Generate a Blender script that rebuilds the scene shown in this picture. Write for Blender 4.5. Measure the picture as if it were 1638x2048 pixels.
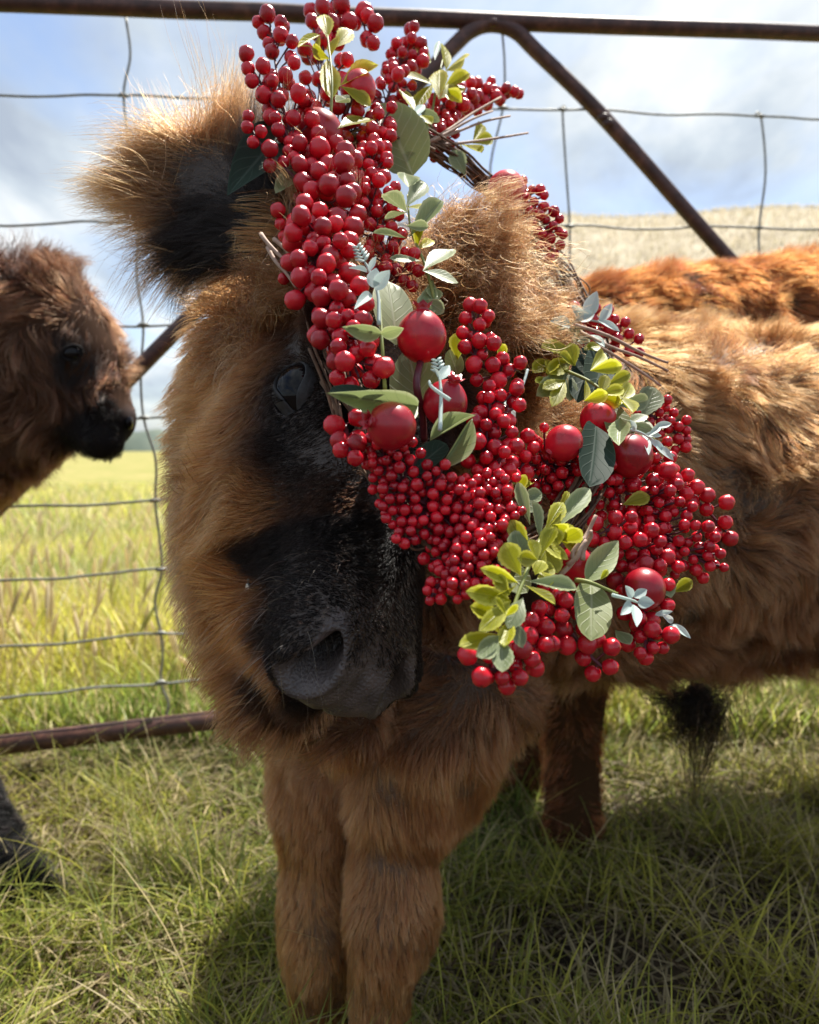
import bpy, bmesh, math, random
import numpy as np
from mathutils import Vector, Matrix, kdtree

for o in list(bpy.data.objects):
    bpy.data.objects.remove(o)
sc = bpy.context.scene
COL = sc.collection
R = math.radians
HAIR = 1.0          # share of the fur strands that is built

# ------------------------------------------------------------------ camera
CAM_Z = 0.60
PITCH = R(4.8)
FPX = 1479.0        # focal length in pixels of the 1638 x 2048 frame
cd = bpy.data.cameras.new('camera')
cam = bpy.data.objects.new('camera', cd)
COL.objects.link(cam)
cam.location = (0, 0, CAM_Z)
cam.rotation_euler = (R(90) - PITCH, 0, 0)
cd.sensor_fit = 'VERTICAL'
cd.sensor_height = 36.0
cd.lens = 26.0
cd.clip_start = 0.02
cd.clip_end = 3000
cd.dof.use_dof = True
cd.dof.focus_distance = 0.485
cd.dof.aperture_fstop = 7.5
sc.camera = cam

# ------------------------------------------------------------------ sky, sun, exposure
SUN_EL = R(62)
SUN_DIR = Vector((0.52, 0.85, 0))
SUN_DIR = SUN_DIR.normalized() * math.cos(SUN_EL) + Vector((0, 0, math.sin(SUN_EL)))
world = bpy.data.worlds.new('World')
sc.world = world
world.use_nodes = True
wn, wl = world.node_tree.nodes, world.node_tree.links
wn.clear()
wout = wn.new('ShaderNodeOutputWorld')
wbg = wn.new('ShaderNodeBackground')
wbg.inputs['Strength'].default_value = 0.075
wl.new(wbg.outputs[0], wout.inputs[0])
sky = wn.new('ShaderNodeTexSky')
sky.sky_type = 'NISHITA'
sky.sun_disc = False
sky.sun_elevation = SUN_EL
sky.sun_rotation = math.atan2(SUN_DIR.x, SUN_DIR.y)
sky.altitude = 200
sky.dust_density = 1.6
# broken cloud over the whole dome, laid out on a flat layer above the ground
tc = wn.new('ShaderNodeTexCoord')
sep = wn.new('ShaderNodeSeparateXYZ')
wl.new(tc.outputs['Generated'], sep.inputs[0])
zadd = wn.new('ShaderNodeMath'); zadd.operation = 'MAXIMUM'; zadd.inputs[1].default_value = 0.0
wl.new(sep.outputs['Z'], zadd.inputs[0])
zz = wn.new('ShaderNodeMath'); zz.operation = 'ADD'; zz.inputs[1].default_value = 0.22
wl.new(zadd.outputs[0], zz.inputs[0])
dx = wn.new('ShaderNodeMath'); dx.operation = 'DIVIDE'
dy = wn.new('ShaderNodeMath'); dy.operation = 'DIVIDE'
wl.new(sep.outputs['X'], dx.inputs[0]); wl.new(zz.outputs[0], dx.inputs[1])
wl.new(sep.outputs['Y'], dy.inputs[0]); wl.new(zz.outputs[0], dy.inputs[1])
cmb = wn.new('ShaderNodeCombineXYZ')
wl.new(dx.outputs[0], cmb.inputs[0]); wl.new(dy.outputs[0], cmb.inputs[1])
def wnoise(scale, detail, off, rough=0.55, dist=0.0):
    mp = wn.new('ShaderNodeMapping'); mp.inputs['Location'].default_value = off
    mp.inputs['Scale'].default_value = (1.0, 0.62, 1.0)
    wl.new(cmb.outputs[0], mp.inputs[0])
    n = wn.new('ShaderNodeTexNoise'); n.inputs['Scale'].default_value = scale
    n.inputs['Detail'].default_value = detail; n.inputs['Roughness'].default_value = rough
    n.inputs['Distortion'].default_value = dist
    wl.new(mp.outputs[0], n.inputs['Vector'])
    return n
def wramp(src, stops):
    r = wn.new('ShaderNodeValToRGB')
    while len(r.color_ramp.elements) < len(stops):
        r.color_ramp.elements.new(0.5)
    for e, (p, c) in zip(r.color_ramp.elements, stops):
        e.position = p; e.color = c if len(c) == 4 else (*c, 1)
    wl.new(src, r.inputs[0])
    return r
n1 = wnoise(1.5, 8, (0.4, 5.2, 0), 0.56, 0.25)
cov = wramp(n1.outputs['Fac'], [(0.36, (0, 0, 0)), (0.56, (1, 1, 1))])
n2 = wnoise(2.1, 6, (2.2, 8.1, 0), 0.55, 0.2)
ccol = wramp(n2.outputs['Fac'], [(0.38, (2.5, 2.9, 3.5)), (0.50, (3.5, 3.95, 4.4)), (0.64, (5.4, 5.6, 5.7))])
mx = wn.new('ShaderNodeMix'); mx.data_type = 'RGBA'
wl.new(cov.outputs[0], mx.inputs['Factor'])
wl.new(sky.outputs[0], mx.inputs['A']); wl.new(ccol.outputs[0], mx.inputs['B'])
wl.new(mx.outputs['Result'], wbg.inputs['Color'])

sd = bpy.data.lights.new('sun', 'SUN')
sd.energy = 3.7
sd.angle = R(0.6)
sd.color = (1.0, 0.95, 0.86)
sun = bpy.data.objects.new('sun', sd)
COL.objects.link(sun)
sun.rotation_euler = (-SUN_DIR).to_track_quat('-Z', 'Y').to_euler()
sun.location = (0, 0, 6)

sc.view_settings.view_transform = 'Standard'
sc.view_settings.look = 'None'
sc.view_settings.gamma = 1.0
sc.view_settings.exposure = 1.40
sc.render.engine = 'CYCLES'
sc.cycles.use_denoising = True
sc.cycles.max_bounces = 10
sc.cycles.diffuse_bounces = 4
sc.cycles.glossy_bounces = 4
sc.cycles.transmission_bounces = 6
sc.cycles.transparent_max_bounces = 8
sc.cycles.sample_clamp_indirect = 6.0
sc.cycles_curves.shape = 'RIBBONS'
sc.cycles_curves.subdivisions = 2

# ------------------------------------------------------------------ helpers
rng = np.random.default_rng(7)
CP, SP_ = math.cos(PITCH), math.sin(PITCH)
def cam2world(v):
    """camera space (x right, y up, z towards the viewer) to world, n x 3"""
    v = np.asarray(v, float)
    x, y, z = v[..., 0], v[..., 1], v[..., 2]
    return np.stack([x, -z * CP + y * SP_, CAM_Z + y * CP + z * SP_], -1)
def camvec(v):
    v = np.asarray(v, float)
    x, y, z = v[..., 0], v[..., 1], v[..., 2]
    return np.stack([x, -z * CP + y * SP_, y * CP + z * SP_], -1)
def W(px, py, d):
    """the place at distance d in front of the camera seen at that spot of the photograph"""
    return cam2world(np.array([(px - 819) / FPX * d, (1024 - py) / FPX * d, -d]))
def unit(v):
    v = np.asarray(v, float)
    return v / np.maximum(np.linalg.norm(v, axis=-1, keepdims=True), 1e-9)

def tag(o, label=None, cat=None, group=None, kind=None):
    for k, v in (('label', label), ('category', cat), ('group', group), ('kind', kind)):
        if v: o[k] = v
    return o
def empty(name, loc):
    o = bpy.data.objects.new(name, None)
    o.empty_display_size = 0.05
    o.location = tuple(loc)
    COL.objects.link(o)
    return o
def attach(o, parent):
    """parent a world-built part to an Empty that is only translated"""
    o.parent = parent
    if parent.type == 'EMPTY':
        o.matrix_parent_inverse = Matrix.Translation(-Vector(parent.location))
    return o
def mesh_obj(name, V, F, mat, parent=None, smooth=True):
    me = bpy.data.meshes.new(name)
    me.from_pydata([tuple(v) for v in V], [], [tuple(int(i) for i in f) for f in F])
    if smooth:
        me.polygons.foreach_set('use_smooth', [True] * len(me.polygons))
    me.update()
    if mat: me.materials.append(mat)
    o = bpy.data.objects.new(name, me)
    COL.objects.link(o)
    if parent: attach(o, parent)
    return o
class MB:
    def __init__(s): s.V = []; s.F = []
    def add(s, V, F):
        b = len(s.V)
        s.V.extend([tuple(v) for v in V]); s.F.extend([tuple(int(i) + b for i in f) for f in F])
    def build(s, name, mat, parent=None, smooth=True):
        return mesh_obj(name, s.V, s.F, mat, parent, smooth)
def tube(pts, rad, seg=10, ref=(0, 0, 1), cap=True):
    """swept tube; rad per point is r or (r_side, r_ref)"""
    P = np.asarray(pts, float); n = len(P)
    rad = [rad] * n if np.isscalar(rad) else list(rad)
    T = unit(np.gradient(P, axis=0))
    u = np.asarray(ref, float)
    V = []; F = []
    for i in range(n):
        w = u - T[i] * np.dot(u, T[i])
        if np.linalg.norm(w) < 1e-4:
            w = np.cross(T[i], (1, 0, 0))
        w = unit(w); s = np.cross(T[i], w)
        u = w if not isinstance(rad[i], tuple) else u
        rs, rr = rad[i] if isinstance(rad[i], tuple) else (rad[i], rad[i])
        for k in range(seg):
            a = 2 * math.pi * k / seg
            V.append(P[i] + s * rs * math.cos(a) + w * rr * math.sin(a))
    for i in range(n - 1):
        for k in range(seg):
            k2 = (k + 1) % seg
            F.append((i * seg + k, i * seg + k2, (i + 1) * seg + k2, (i + 1) * seg + k))
    if cap:
        F.append(tuple(range(seg))[::-1]); F.append(tuple((n - 1) * seg + k for k in range(seg)))
    return V, F
def sphere(c, r, seg=14, rings=9, axes=None):
    """ellipsoid; axes is a 3x3 matrix with rows as local axes"""
    c = np.asarray(c, float); r = np.ones(3) * r if np.isscalar(r) else np.asarray(r, float)
    A = np.eye(3) if axes is None else np.asarray(axes, float)
    V = [c + A[2] * r[2]]; F = []
    for i in range(1, rings):
        th = math.pi * i / rings
        for k in range(seg):
            a = 2 * math.pi * k / seg
            l = np.array([math.sin(th) * math.cos(a), math.sin(th) * math.sin(a), math.cos(th)]) * r
            V.append(c + l @ A)
    V.append(c - A[2] * r[2])
    for k in range(seg):
        F.append((0, 1 + k, 1 + (k + 1) % seg))
    for i in range(rings - 2):
        for k in range(seg):
            a = 1 + i * seg + k; b = 1 + i * seg + (k + 1) % seg
            F.append((a, a + seg, b + seg, b))
    e = len(V) - 1; s0 = 1 + (rings - 2) * seg
    for k in range(seg):
        F.append((e, s0 + (k + 1) % seg, s0 + k))
    return V, F
def spline(pts, n):
    """Catmull-Rom through the points"""
    P = np.asarray(pts, float)
    P = np.vstack([2 * P[0] - P[1], P, 2 * P[-1] - P[-2]])
    m = len(P) - 3
    t = np.linspace(0, m - 1e-6, n); i = t.astype(int); f = (t - i)[:, None]
    a, b, c, d = P[i], P[i + 1], P[i + 2], P[i + 3]
    return 0.5 * (2 * b + (c - a) * f + (2 * a - 5 * b + 4 * c - d) * f ** 2 + (3 * b - a - 3 * c + d) * f ** 3)
_nk = {}
def vnoise(p, freq, seed=0, n=7):
    """smooth vector noise, about -1..1"""
    key = (seed, n)
    if key not in _nk:
        g = np.random.default_rng(1000 + seed)
        _nk[key] = (unit(g.normal(size=(3, n, 3))) * g.uniform(0.6, 1.7, (3, n, 1)), g.uniform(0, 6.28, (3, n)))
    K, ph = _nk[key]
    out = np.empty(p.shape)
    for c in range(3):
        out[..., c] = np.sin((p @ K[c].T) * freq * 6.28 + ph[c]).sum(-1) / math.sqrt(n) * 0.9
    return out
def sstep(x, a, b):
    t = np.clip((np.asarray(x, float) - a) / (b - a), 0, 1)
    return t * t * (3 - 2 * t)
def lerp(a, b, t): return a + (b - a) * t

# ------------------------------------------------------------------ materials
def nodes_of(name):
    m = bpy.data.materials.new(name); m.use_nodes = True
    nt = m.node_tree
    return m, nt.nodes, nt.links, nt.nodes['Principled BSDF']
def ramp(n, l, src, stops):
    r = n.new('ShaderNodeValToRGB')
    while len(r.color_ramp.elements) < len(stops):
        r.color_ramp.elements.new(0.5)
    for e, (p, c) in zip(r.color_ramp.elements, stops):
        e.position = p; e.color = (*c, 1)
    l.new(src, r.inputs[0])
    return r
def noise(n, l, scale, detail=5, coord='Object', rough=0.55, vscale=None):
    t = n.new('ShaderNodeTexCoord'); x = n.new('ShaderNodeTexNoise')
    x.inputs['Scale'].default_value = scale; x.inputs['Detail'].default_value = detail
    x.inputs['Roughness'].default_value = rough
    if vscale:
        mp = n.new('ShaderNodeMapping'); mp.inputs['Scale'].default_value = vscale
        l.new(t.outputs[coord], mp.inputs[0]); l.new(mp.outputs[0], x.inputs['Vector'])
    else:
        l.new(t.outputs[coord], x.inputs['Vector'])
    return x
def bump(n, l, src, strength, dist, bsdf):
    b = n.new('ShaderNodeBump'); b.inputs['Strength'].default_value = strength
    b.inputs['Distance'].default_value = dist
    l.new(src, b.inputs['Height']); l.new(b.outputs[0], bsdf.inputs['Normal'])
def mat_noise(name, c1, c2, scale, rough=0.7, bs=0.3, bd=0.002, spec=0.5, coat=0.0, vscale=None, metallic=0.0):
    m, n, l, b = nodes_of(name)
    x = noise(n, l, scale, vscale=vscale)
    r = ramp(n, l, x.outputs['Fac'], [(0.3, c1), (0.7, c2)])
    l.new(r.outputs[0], b.inputs['Base Color'])
    b.inputs['Roughness'].default_value = rough
    b.inputs['Specular IOR Level'].default_value = spec
    b.inputs['Coat Weight'].default_value = coat
    b.inputs['Metallic'].default_value = metallic
    if bs: bump(n, l, x.outputs['Fac'], bs, bd, b)
    return m
def mat_hair(name, rough=0.55, radial=0.85, ior=1.36):
    m = bpy.data.materials.new(name); m.use_nodes = True
    n, l = m.node_tree.nodes, m.node_tree.links
    n.clear()
    out = n.new('ShaderNodeOutputMaterial')
    h = n.new('ShaderNodeBsdfHairPrincipled')
    h.parametrization = 'COLOR'
    at = n.new('ShaderNodeAttribute'); at.attribute_name = 'col'
    gm = n.new('ShaderNodeGamma'); gm.inputs[1].default_value = 1.35
    l.new(at.outputs['Color'], gm.inputs[0]); l.new(gm.outputs[0], h.inputs['Color'])
    h.inputs['Roughness'].default_value = rough
    h.inputs['Radial Roughness'].default_value = radial
    h.inputs['IOR'].default_value = ior
    h.inputs['Random Roughness'].default_value = 0.3
    l.new(h.outputs[0], out.inputs['Surface'])
    return m
def mat_attr(name, rough=0.6, trans=0.0, spec=0.4, bs=0.0, bscale=300):
    """colour from the mesh's own colour attribute, optionally thin and translucent"""
    m, n, l, b = nodes_of(name)
    at = n.new('ShaderNodeAttribute'); at.attribute_name = 'col'
    l.new(at.outputs['Color'], b.inputs['Base Color'])
    b.inputs['Roughness'].default_value = rough
    b.inputs['Specular IOR Level'].default_value = spec
    if bs:
        x = noise(n, l, bscale, 6)
        bump(n, l, x.outputs['Fac'], bs, 0.001, b)
    if trans:
        tr = n.new('ShaderNodeBsdfTranslucent'); mix = n.new('ShaderNodeMixShader')
        l.new(at.outputs['Color'], tr.inputs['Color'])
        mix.inputs[0].default_value = trans
        out = n['Material Output']
        l.new(b.outputs[0], mix.inputs[1]); l.new(tr.outputs[0], mix.inputs[2])
        l.new(mix.outputs[0], out.inputs['Surface'])
    return m
def set_col(me, cols, name='col'):
    a = me.attributes.new(name, 'FLOAT_COLOR', 'POINT')
    c = np.ones((len(cols), 4), np.float32); c[:, :3] = cols
    a.data.foreach_set('color', c.ravel())

# ------------------------------------------------------------------ ground, hill
def ground_z(x, y):
    x = np.asarray(x, float); y = np.asarray(y, float)
    ridge = 5.6 * sstep(x / np.maximum(y, 3.0), -0.22, 0.16) * sstep(y, 4.0, 17.0)
    ridge = ridge + sstep(y, 8, 20) * 0.16 * np.sin(x * 0.9 + 1.0) * sstep(x / np.maximum(y, 3.0), -0.1, 0.2)
    dip = -0.5 * sstep(y, 3.0, 25.0) * (1 - sstep(x / np.maximum(y, 3.0), -0.25, 0.0))
    return ridge + dip + 0.008 * np.sin(x * 7.1 + 2) * np.sin(y * 6.3)
gx = np.concatenate([-np.geomspace(2500, 3, 40), np.linspace(-2.9, 2.9, 90), np.geomspace(3, 2500, 40)])
gy = np.concatenate([[-30, -6, -2], np.linspace(-1, 3, 70), np.geomspace(3.1, 40, 90), np.geomspace(43, 2500, 25)])
GX, GY = np.meshgrid(gx, gy)
GZ = ground_z(GX, GY)
nx, ny = len(gx), len(gy)
gv = np.stack([GX, GY, GZ], -1).reshape(-1, 3)
gf = [(j * nx + i, j * nx + i + 1, (j + 1) * nx + i + 1, (j + 1) * nx + i) for j in range(ny - 1) for i in range(nx - 1)]
m_ground, n, l, b = nodes_of('ground_soil_and_far_grass')
geo = n.new('ShaderNodeNewGeometry')
sp = n.new('ShaderNodeSeparateXYZ'); l.new(geo.outputs['Position'], sp.inputs[0])
x1 = noise(n, l, 9, 8); soil = ramp(n, l, x1.outputs['Fac'], [(0.3, (0.022, 0.016, 0.011)), (0.7, (0.075, 0.055, 0.035))])
x2 = noise(n, l, 0.9, 10, rough=0.7)
grn = ramp(n, l, x2.outputs['Fac'], [(0.3, (0.16, 0.18, 0.04)), (0.5, (0.27, 0.25, 0.08)), (0.7, (0.38, 0.29, 0.13))])
x3 = noise(n, l, 1.6, 12, rough=0.75)
dry = ramp(n, l, x3.outputs['Fac'], [(0.32, (0.28, 0.235, 0.165)), (0.5, (0.42, 0.36, 0.26)), (0.68, (0.52, 0.455, 0.34))])
mr = n.new('ShaderNodeMapRange'); mr.inputs[1].default_value = 1.25; mr.inputs[2].default_value = 1.7
l.new(sp.outputs['Y'], mr.inputs[0])
ma = n.new('ShaderNodeMix'); ma.data_type = 'RGBA'
l.new(mr.outputs[0], ma.inputs['Factor']); l.new(soil.outputs[0], ma.inputs['A']); l.new(grn.outputs[0], ma.inputs['B'])
mr2 = n.new('ShaderNodeMapRange'); mr2.inputs[1].default_value = 0.4; mr2.inputs[2].default_value = 2.2
l.new(sp.outputs['Z'], mr2.inputs[0])
mb = n.new('ShaderNodeMix'); mb.data_type = 'RGBA'
l.new(mr2.outputs[0], mb.inputs['Factor']); l.new(ma.outputs['Result'], mb.inputs['A']); l.new(dry.outputs[0], mb.inputs['B'])
l.new(mb.outputs['Result'], b.inputs['Base Color'])
b.inputs['Roughness'].default_value = 0.95
b.inputs['Specular IOR Level'].default_value = 0.15
bump(n, l, x1.outputs['Fac'], 0.8, 0.01, b)
tag(mesh_obj('ground', gv, gf, m_ground), kind='structure')
# far wooded hills low on the horizon
hx = np.linspace(-420, 260, 120)
hh = 9 + 4 * np.sin(hx * 0.021) + 4 * np.sin(hx * 0.057 + 1) + 1.5 * np.sin(hx * 0.21)
hv = []
for k, (fy, fz) in enumerate(((0, -0.3), (15, 0.45), (40, 0.8), (80, 1.0), (170, 0.6), (300, -0.3))):
    hv += [(x, 520 + fy, h * fz) for x, h in zip(hx, hh)]
hf = [(j * 120 + i, j * 120 + i + 1, (j + 1) * 120 + i + 1, (j + 1) * 120 + i) for j in range(5) for i in range(119)]
tag(mesh_obj('distant_hills', hv, hf, mat_noise('far_woodland', (0.05, 0.075, 0.06), (0.12, 0.14, 0.10), 0.05, 0.95, 0.0)), kind='structure')

# ------------------------------------------------------------------ pipe gate with woven wire
m_rust, n, l, b = nodes_of('rusty_brown_gate_paint')
x = noise(n, l, 38, 8, rough=0.65)
r = ramp(n, l, x.outputs['Fac'], [(0.28, (0.030, 0.012, 0.009)), (0.52, (0.075, 0.030, 0.022)), (0.72, (0.17, 0.075, 0.052))])
l.new(r.outputs[0], b.inputs['Base Color']); b.inputs['Roughness'].default_value = 0.5
bump(n, l, x.outputs['Fac'], 0.35, 0.002, b)
m_wire = mat_noise('galvanised_wire', (0.19, 0.19, 0.17), (0.34, 0.34, 0.31), 60, 0.55, 0.2, 0.0005, metallic=0.45)
def gd(px):                      # the gate recedes to the right
    s = (px - 0) / 1638.0
    return 1.0 / lerp(1 / 1.36, 1 / 1.62, s)
def G(px, py, off=0.0): return W(px, py, gd(px) + off)
gate = empty('pipe_gate', (G(800, 1400)[0], G(800, 1400)[1], 0.0))
tag(gate, 'rusty brown pipe gate with woven wire mesh standing behind the calves', 'gate')
def rail(name, a, b_, rad, n=24, wob=0.0006):
    P = np.linspace(a, b_, n)
    P = P + rng.normal(size=P.shape) * wob
    V, F = tube(P, rad, 20)
    return mesh_obj(name, V, F, m_rust, gate)
TA, TB = G(-700, -22), G(2500, 100)
BA, BB = G(-700, 1572), G(2500, 1198)
rail('top_rail', TA, TB, 0.0163)
rail('bottom_rail', BA, BB, 0.0185)
for A, B in ((TA, BA), (TB, BB)):
    rail('gate_post', A, B, 0.017)
br = [G(-250, 1250), G(0, 1010), G(230, 785), G(560, 450), G(780, 225), G(905, 95), G(945, 60), G(985, 49), G(1030, 62), G(1075, 105), G(1205, 233), G(1430, 487), G(1700, 790), G(1990, 1105), G(2120, 1235)]
V, F = tube(spline(br, 110), 0.0150, 18)
mesh_obj('brace_pipe', V, F, m_rust, gate)
for (px, py) in ((985, 45), (1207, 235), (1216, 246)):
    V, F = sphere(G(px, py, -0.012), (0.013, 0.008, 0.009))
    mesh_obj('weld_bead', V, F, m_rust, gate)
wy = [(190, 192, 237), (447, 447, 457), (651, 650, 640), (842, 836, 800), (1017, 1002, 950), (1163, 1141, 1070), (1294, 1268, 1180), (1395, 1366, 1270)]
vx = [(-120, -60), (245, 335), (640, 668), (1000, 985), (1130, 1150), (1530, 1470), (1900, 1830)]
def vxa(k, y):                   # where upright k stands at height y
    a, b_ = vx[k]
    return a + (b_ - a) * (y - 40) / 1400.0 + 9 * math.sin(y * 0.011 + k * 2)
def wire_tube(P, r):
    V, F = tube(P, r, 8)
    return mesh_obj('wire', V, F, m_wire, gate)
for i, (ya, yb, yc) in enumerate(wy):
    pts = []
    for px in np.linspace(-690, 2480, 60):
        y = np.interp(px, (-690, 0, 310, 1638, 2480), (ya + (ya - yb) * 2, ya, yb, yc, yc + (yc - yb) * 0.6))
        pts.append(G(px, y + 3.0 * math.sin(px * 0.02 + i) + rng.normal() * 1.2, 0.012))
    wire_tube(spline(pts, 150), 0.0025)
for k in range(len(vx)):
    pts = []
    ys = [30 if k in (1, 3, 6) else float(np.interp(vxa(k, 215), (0, 310, 1638), wy[0]))] + [float(np.interp(vxa(k, w[0]), (0, 310, 1638), w)) for w in wy] + [1450]
    ys = sorted(set(ys))
    for j, y in enumerate(ys):
        pts.append(G(vxa(k, y), y, 0.016))
        if j < len(ys) - 1:
            pts.append(G(vxa(k, (y + ys[j + 1]) / 2) + (14 if k % 2 else -8) * math.sin(j * 1.7 + k), (y + ys[j + 1]) / 2, 0.017))
    wire_tube(spline(pts, 80), 0.0024)
    for w in wy:
        y = np.interp(vxa(k, w[0]), (0, 310, 1638), w)
        c = G(vxa(k, y), y, 0.010)
        V, F = tube([c - np.array([0.011, 0, 0.001]), c - np.array([0.004, 0.002, -0.001]), c + np.array([0.004, 0.002, 0.001]), c + np.array([0.011, 0, 0])], [0.002, 0.0042, 0.0042, 0.002], 8)
        mesh_obj('wire_knot', V, F, m_wire, gate)

# ------------------------------------------------------------------ fur tools
m_fur = mat_hair('fur_strands')
m_fur_face = mat_hair('short_face_hair', 0.62, 0.9, 1.22)
m_fur_dark = mat_hair('long_coarse_hair', 0.3, 0.4)
def curves_obj(name, paths, r_root, r_tip, c_root, c_tip, mat, parent, gamma=1.0):
    """one Curves object; paths K x S x 3 in world space"""
    K, S, _ = paths.shape
    cu = bpy.data.hair_curves.new(name)
    cu.add_curves([S] * K)
    cu.attributes['position'].data.foreach_set('vector', paths.astype(np.float32).ravel())
    t = np.linspace(0, 1, S)
    rr = np.asarray(r_root, float).reshape(-1, 1) * np.ones((K, 1))
    rad = rr * (1 - t) ** 0.7 + r_tip * t
    at = cu.attributes.get('radius') or cu.attributes.new('radius', 'FLOAT', 'POINT')
    at.data.foreach_set('value', rad.astype(np.float32).ravel())
    c = np.ones((K, S, 4), np.float32)
    tt = (t ** gamma)[None, :, None]
    c[..., :3] = c_root[:, None, :] * (1 - tt) + c_tip[:, None, :] * tt
    a = cu.attributes.new('col', 'FLOAT_COLOR', 'POINT')
    a.data.foreach_set('color', c.ravel())
    cu.materials.append(mat)
    o = bpy.data.objects.new(name, cu)
    COL.objects.link(o)
    attach(o, parent)
    o['kind'] = 'stuff'
    return o
class Surf:
    """triangles of a mesh for scattering"""
    def __init__(s, me):
        nV = len(me.vertices)
        s.V = np.empty(nV * 3); me.vertices.foreach_get('co', s.V); s.V = s.V.reshape(-1, 3)
        s.N = np.empty(nV * 3); me.vertices.foreach_get('normal', s.N); s.N = s.N.reshape(-1, 3)
        me.calc_loop_triangles()
        s.T = np.empty(len(me.loop_triangles) * 3, np.int32); me.loop_triangles.foreach_get('vertices', s.T); s.T = s.T.reshape(-1, 3)
        a, b, c = (s.V[s.T[:, i]] for i in range(3))
        s.A = np.linalg.norm(np.cross(b - a, c - a), axis=1) / 2
        s.C = (a + b + c) / 3
        s.TN = unit(s.N[s.T].mean(1))
        view = unit(np.array([0, 0, CAM_Z]) - s.C)
        s.face = (s.TN * view).sum(1)                    # how far a face looks towards the photographer
    def scatter(s, weight, n, g):
        w = s.A * weight
        n = int(n)
        i = g.choice(len(w), n, p=w / w.sum())
        u, v = g.random(n), g.random(n); f = u + v > 1; u[f] = 1 - u[f]; v[f] = 1 - v[f]
        a, b, c = (s.T[i, k] for k in range(3))
        P = s.V[a] * (1 - u - v)[:, None] + s.V[b] * u[:, None] + s.V[c] * v[:, None]
        N = unit(s.N[a] * (1 - u - v)[:, None] + s.N[b] * u[:, None] + s.N[c] * v[:, None])
        return P, N
def grow(P, N, L, flow, S, g, lift=0.5, droop=0.3, wave=0.25, wfreq=25, curl=0.0, cfreq=3.0, jitter=0.15, seed=0, stiff=1.0):
    """strand paths: leave the skin with some lift, bend into the flow, droop and wave"""
    K = len(P)
    fl = flow - N * (flow * N).sum(1, keepdims=True)
    fl = unit(fl + vnoise(P, wfreq, seed) * wave + g.normal(size=P.shape) * jitter)
    d0 = unit(N * np.reshape(lift, (-1, 1)) + fl * (1 - np.reshape(lift, (-1, 1))))
    path = np.empty((K, S, 3)); path[:, 0] = P - N * np.minimum(0.0015, L * 0.05)[:, None]
    seg = (L / (S - 1))[:, None]
    ph = g.uniform(0, 6.28, (K, 1)); side = unit(np.cross(d0, g.normal(size=P.shape)))
    side2 = np.cross(d0, side)
    for k in range(1, S):
        t = k / (S - 1)
        d = d0 + fl * 0.55 * t * stiff + np.array([0, 0, -1.0]) * np.reshape(droop, (-1, 1)) * t
        d = d + vnoise(path[:, k - 1], wfreq * 1.8, seed + 5) * wave * 0.7 * t
        if np.any(curl):
            an = ph + cfreq * 6.28 * t
            d = d + (side * np.cos(an) + side2 * np.sin(an)) * np.reshape(curl, (-1, 1))
        path[:, k] = path[:, k - 1] + unit(d) * seg
    return path
def fur(name, surf, parent, weight, n, per_clump, length, flow, colors, S=6, clump=0.6, radius=0.00016, tip=0.00003, seed=0, mat=None, cpow=1.2, gamma=1.0, **kw):
    g = np.random.default_rng(seed + 50)
    n = max(20, int(n * HAIR))
    P, N = surf.scatter(weight, n, g)
    L = length(P, N, g)
    path = grow(P, N, L, flow(P, N), S, g, seed=seed, **{k: (v(P, N) if callable(v) else v) for k, v in kw.items()})
    if per_clump:
        ng = max(8, n // per_clump)
        gi = g.choice(n, ng, replace=False)
        kd = kdtree.KDTree(ng)
        for j, i in enumerate(gi): kd.insert(P[i], j)
        kd.balance()
        near = np.fromiter((kd.find(p)[1] for p in P), int, n)
        gp = path[gi[near]]
        t = np.linspace(0, 1, S)[None, :, None] ** cpow
        c = clump * g.uniform(0.6, 1.0, (n, 1, 1))
        path = path + (gp - path) * t * c
    c0, c1 = colors(P, N, g)
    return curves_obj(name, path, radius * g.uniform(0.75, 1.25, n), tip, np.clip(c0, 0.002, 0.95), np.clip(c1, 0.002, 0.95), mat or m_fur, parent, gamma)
def blend_mesh(name, pieces, voxel, smooth_it):
    """fuse overlapping closed shapes into one continuous skin"""
    mb = MB()
    for V, F in pieces: mb.add(V, F)
    o = mb.build(name + '_tmp', None)
    r = o.modifiers.new('fuse', 'REMESH'); r.mode = 'VOXEL'; r.voxel_size = voxel
    s = o.modifiers.new('soft', 'SMOOTH'); s.iterations = smooth_it; s.factor = 0.5
    dg = bpy.context.evaluated_depsgraph_get()
    me = bpy.data.meshes.new_from_object(o.evaluated_get(dg))
    old = o.data
    bpy.data.objects.remove(o); bpy.data.meshes.remove(old)
    me.name = name
    me.polygons.foreach_set('use_smooth', [True] * len(me.polygons))
    return me
def varied(base, g, n, amt=0.18, hue=0.05):
    """strand to strand variation of a coat colour"""
    k = np.exp(g.normal(size=(n, 1)) * amt)
    return base * k * (1 + g.normal(size=(n, 3)) * hue)
def mixc(ca, cb, w):
    return np.asarray(ca)[None] * (1 - w[:, None]) + np.asarray(cb)[None] * w[:, None] if np.ndim(ca) == 1 else ca * (1 - w[:, None]) + np.asarray(cb) * w[:, None]
m_skin = mat_attr('calf_skin', 0.42, 0.0, 0.45)
n, l = m_skin.node_tree.nodes, m_skin.node_tree.links
tcx = n.new('ShaderNodeTexCoord'); vo = n.new('ShaderNodeTexVoronoi'); vo.inputs['Scale'].default_value = 520
l.new(tcx.outputs['Object'], vo.inputs['Vector'])
nz_ = noise(n, l, 160, 6); ad_ = n.new('ShaderNodeMath'); ad_.operation = 'MULTIPLY_ADD'; ad_.inputs[1].default_value = 1.2
l.new(nz_.outputs['Fac'], ad_.inputs[0]); l.new(vo.outputs['Distance'], ad_.inputs[2])
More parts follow.
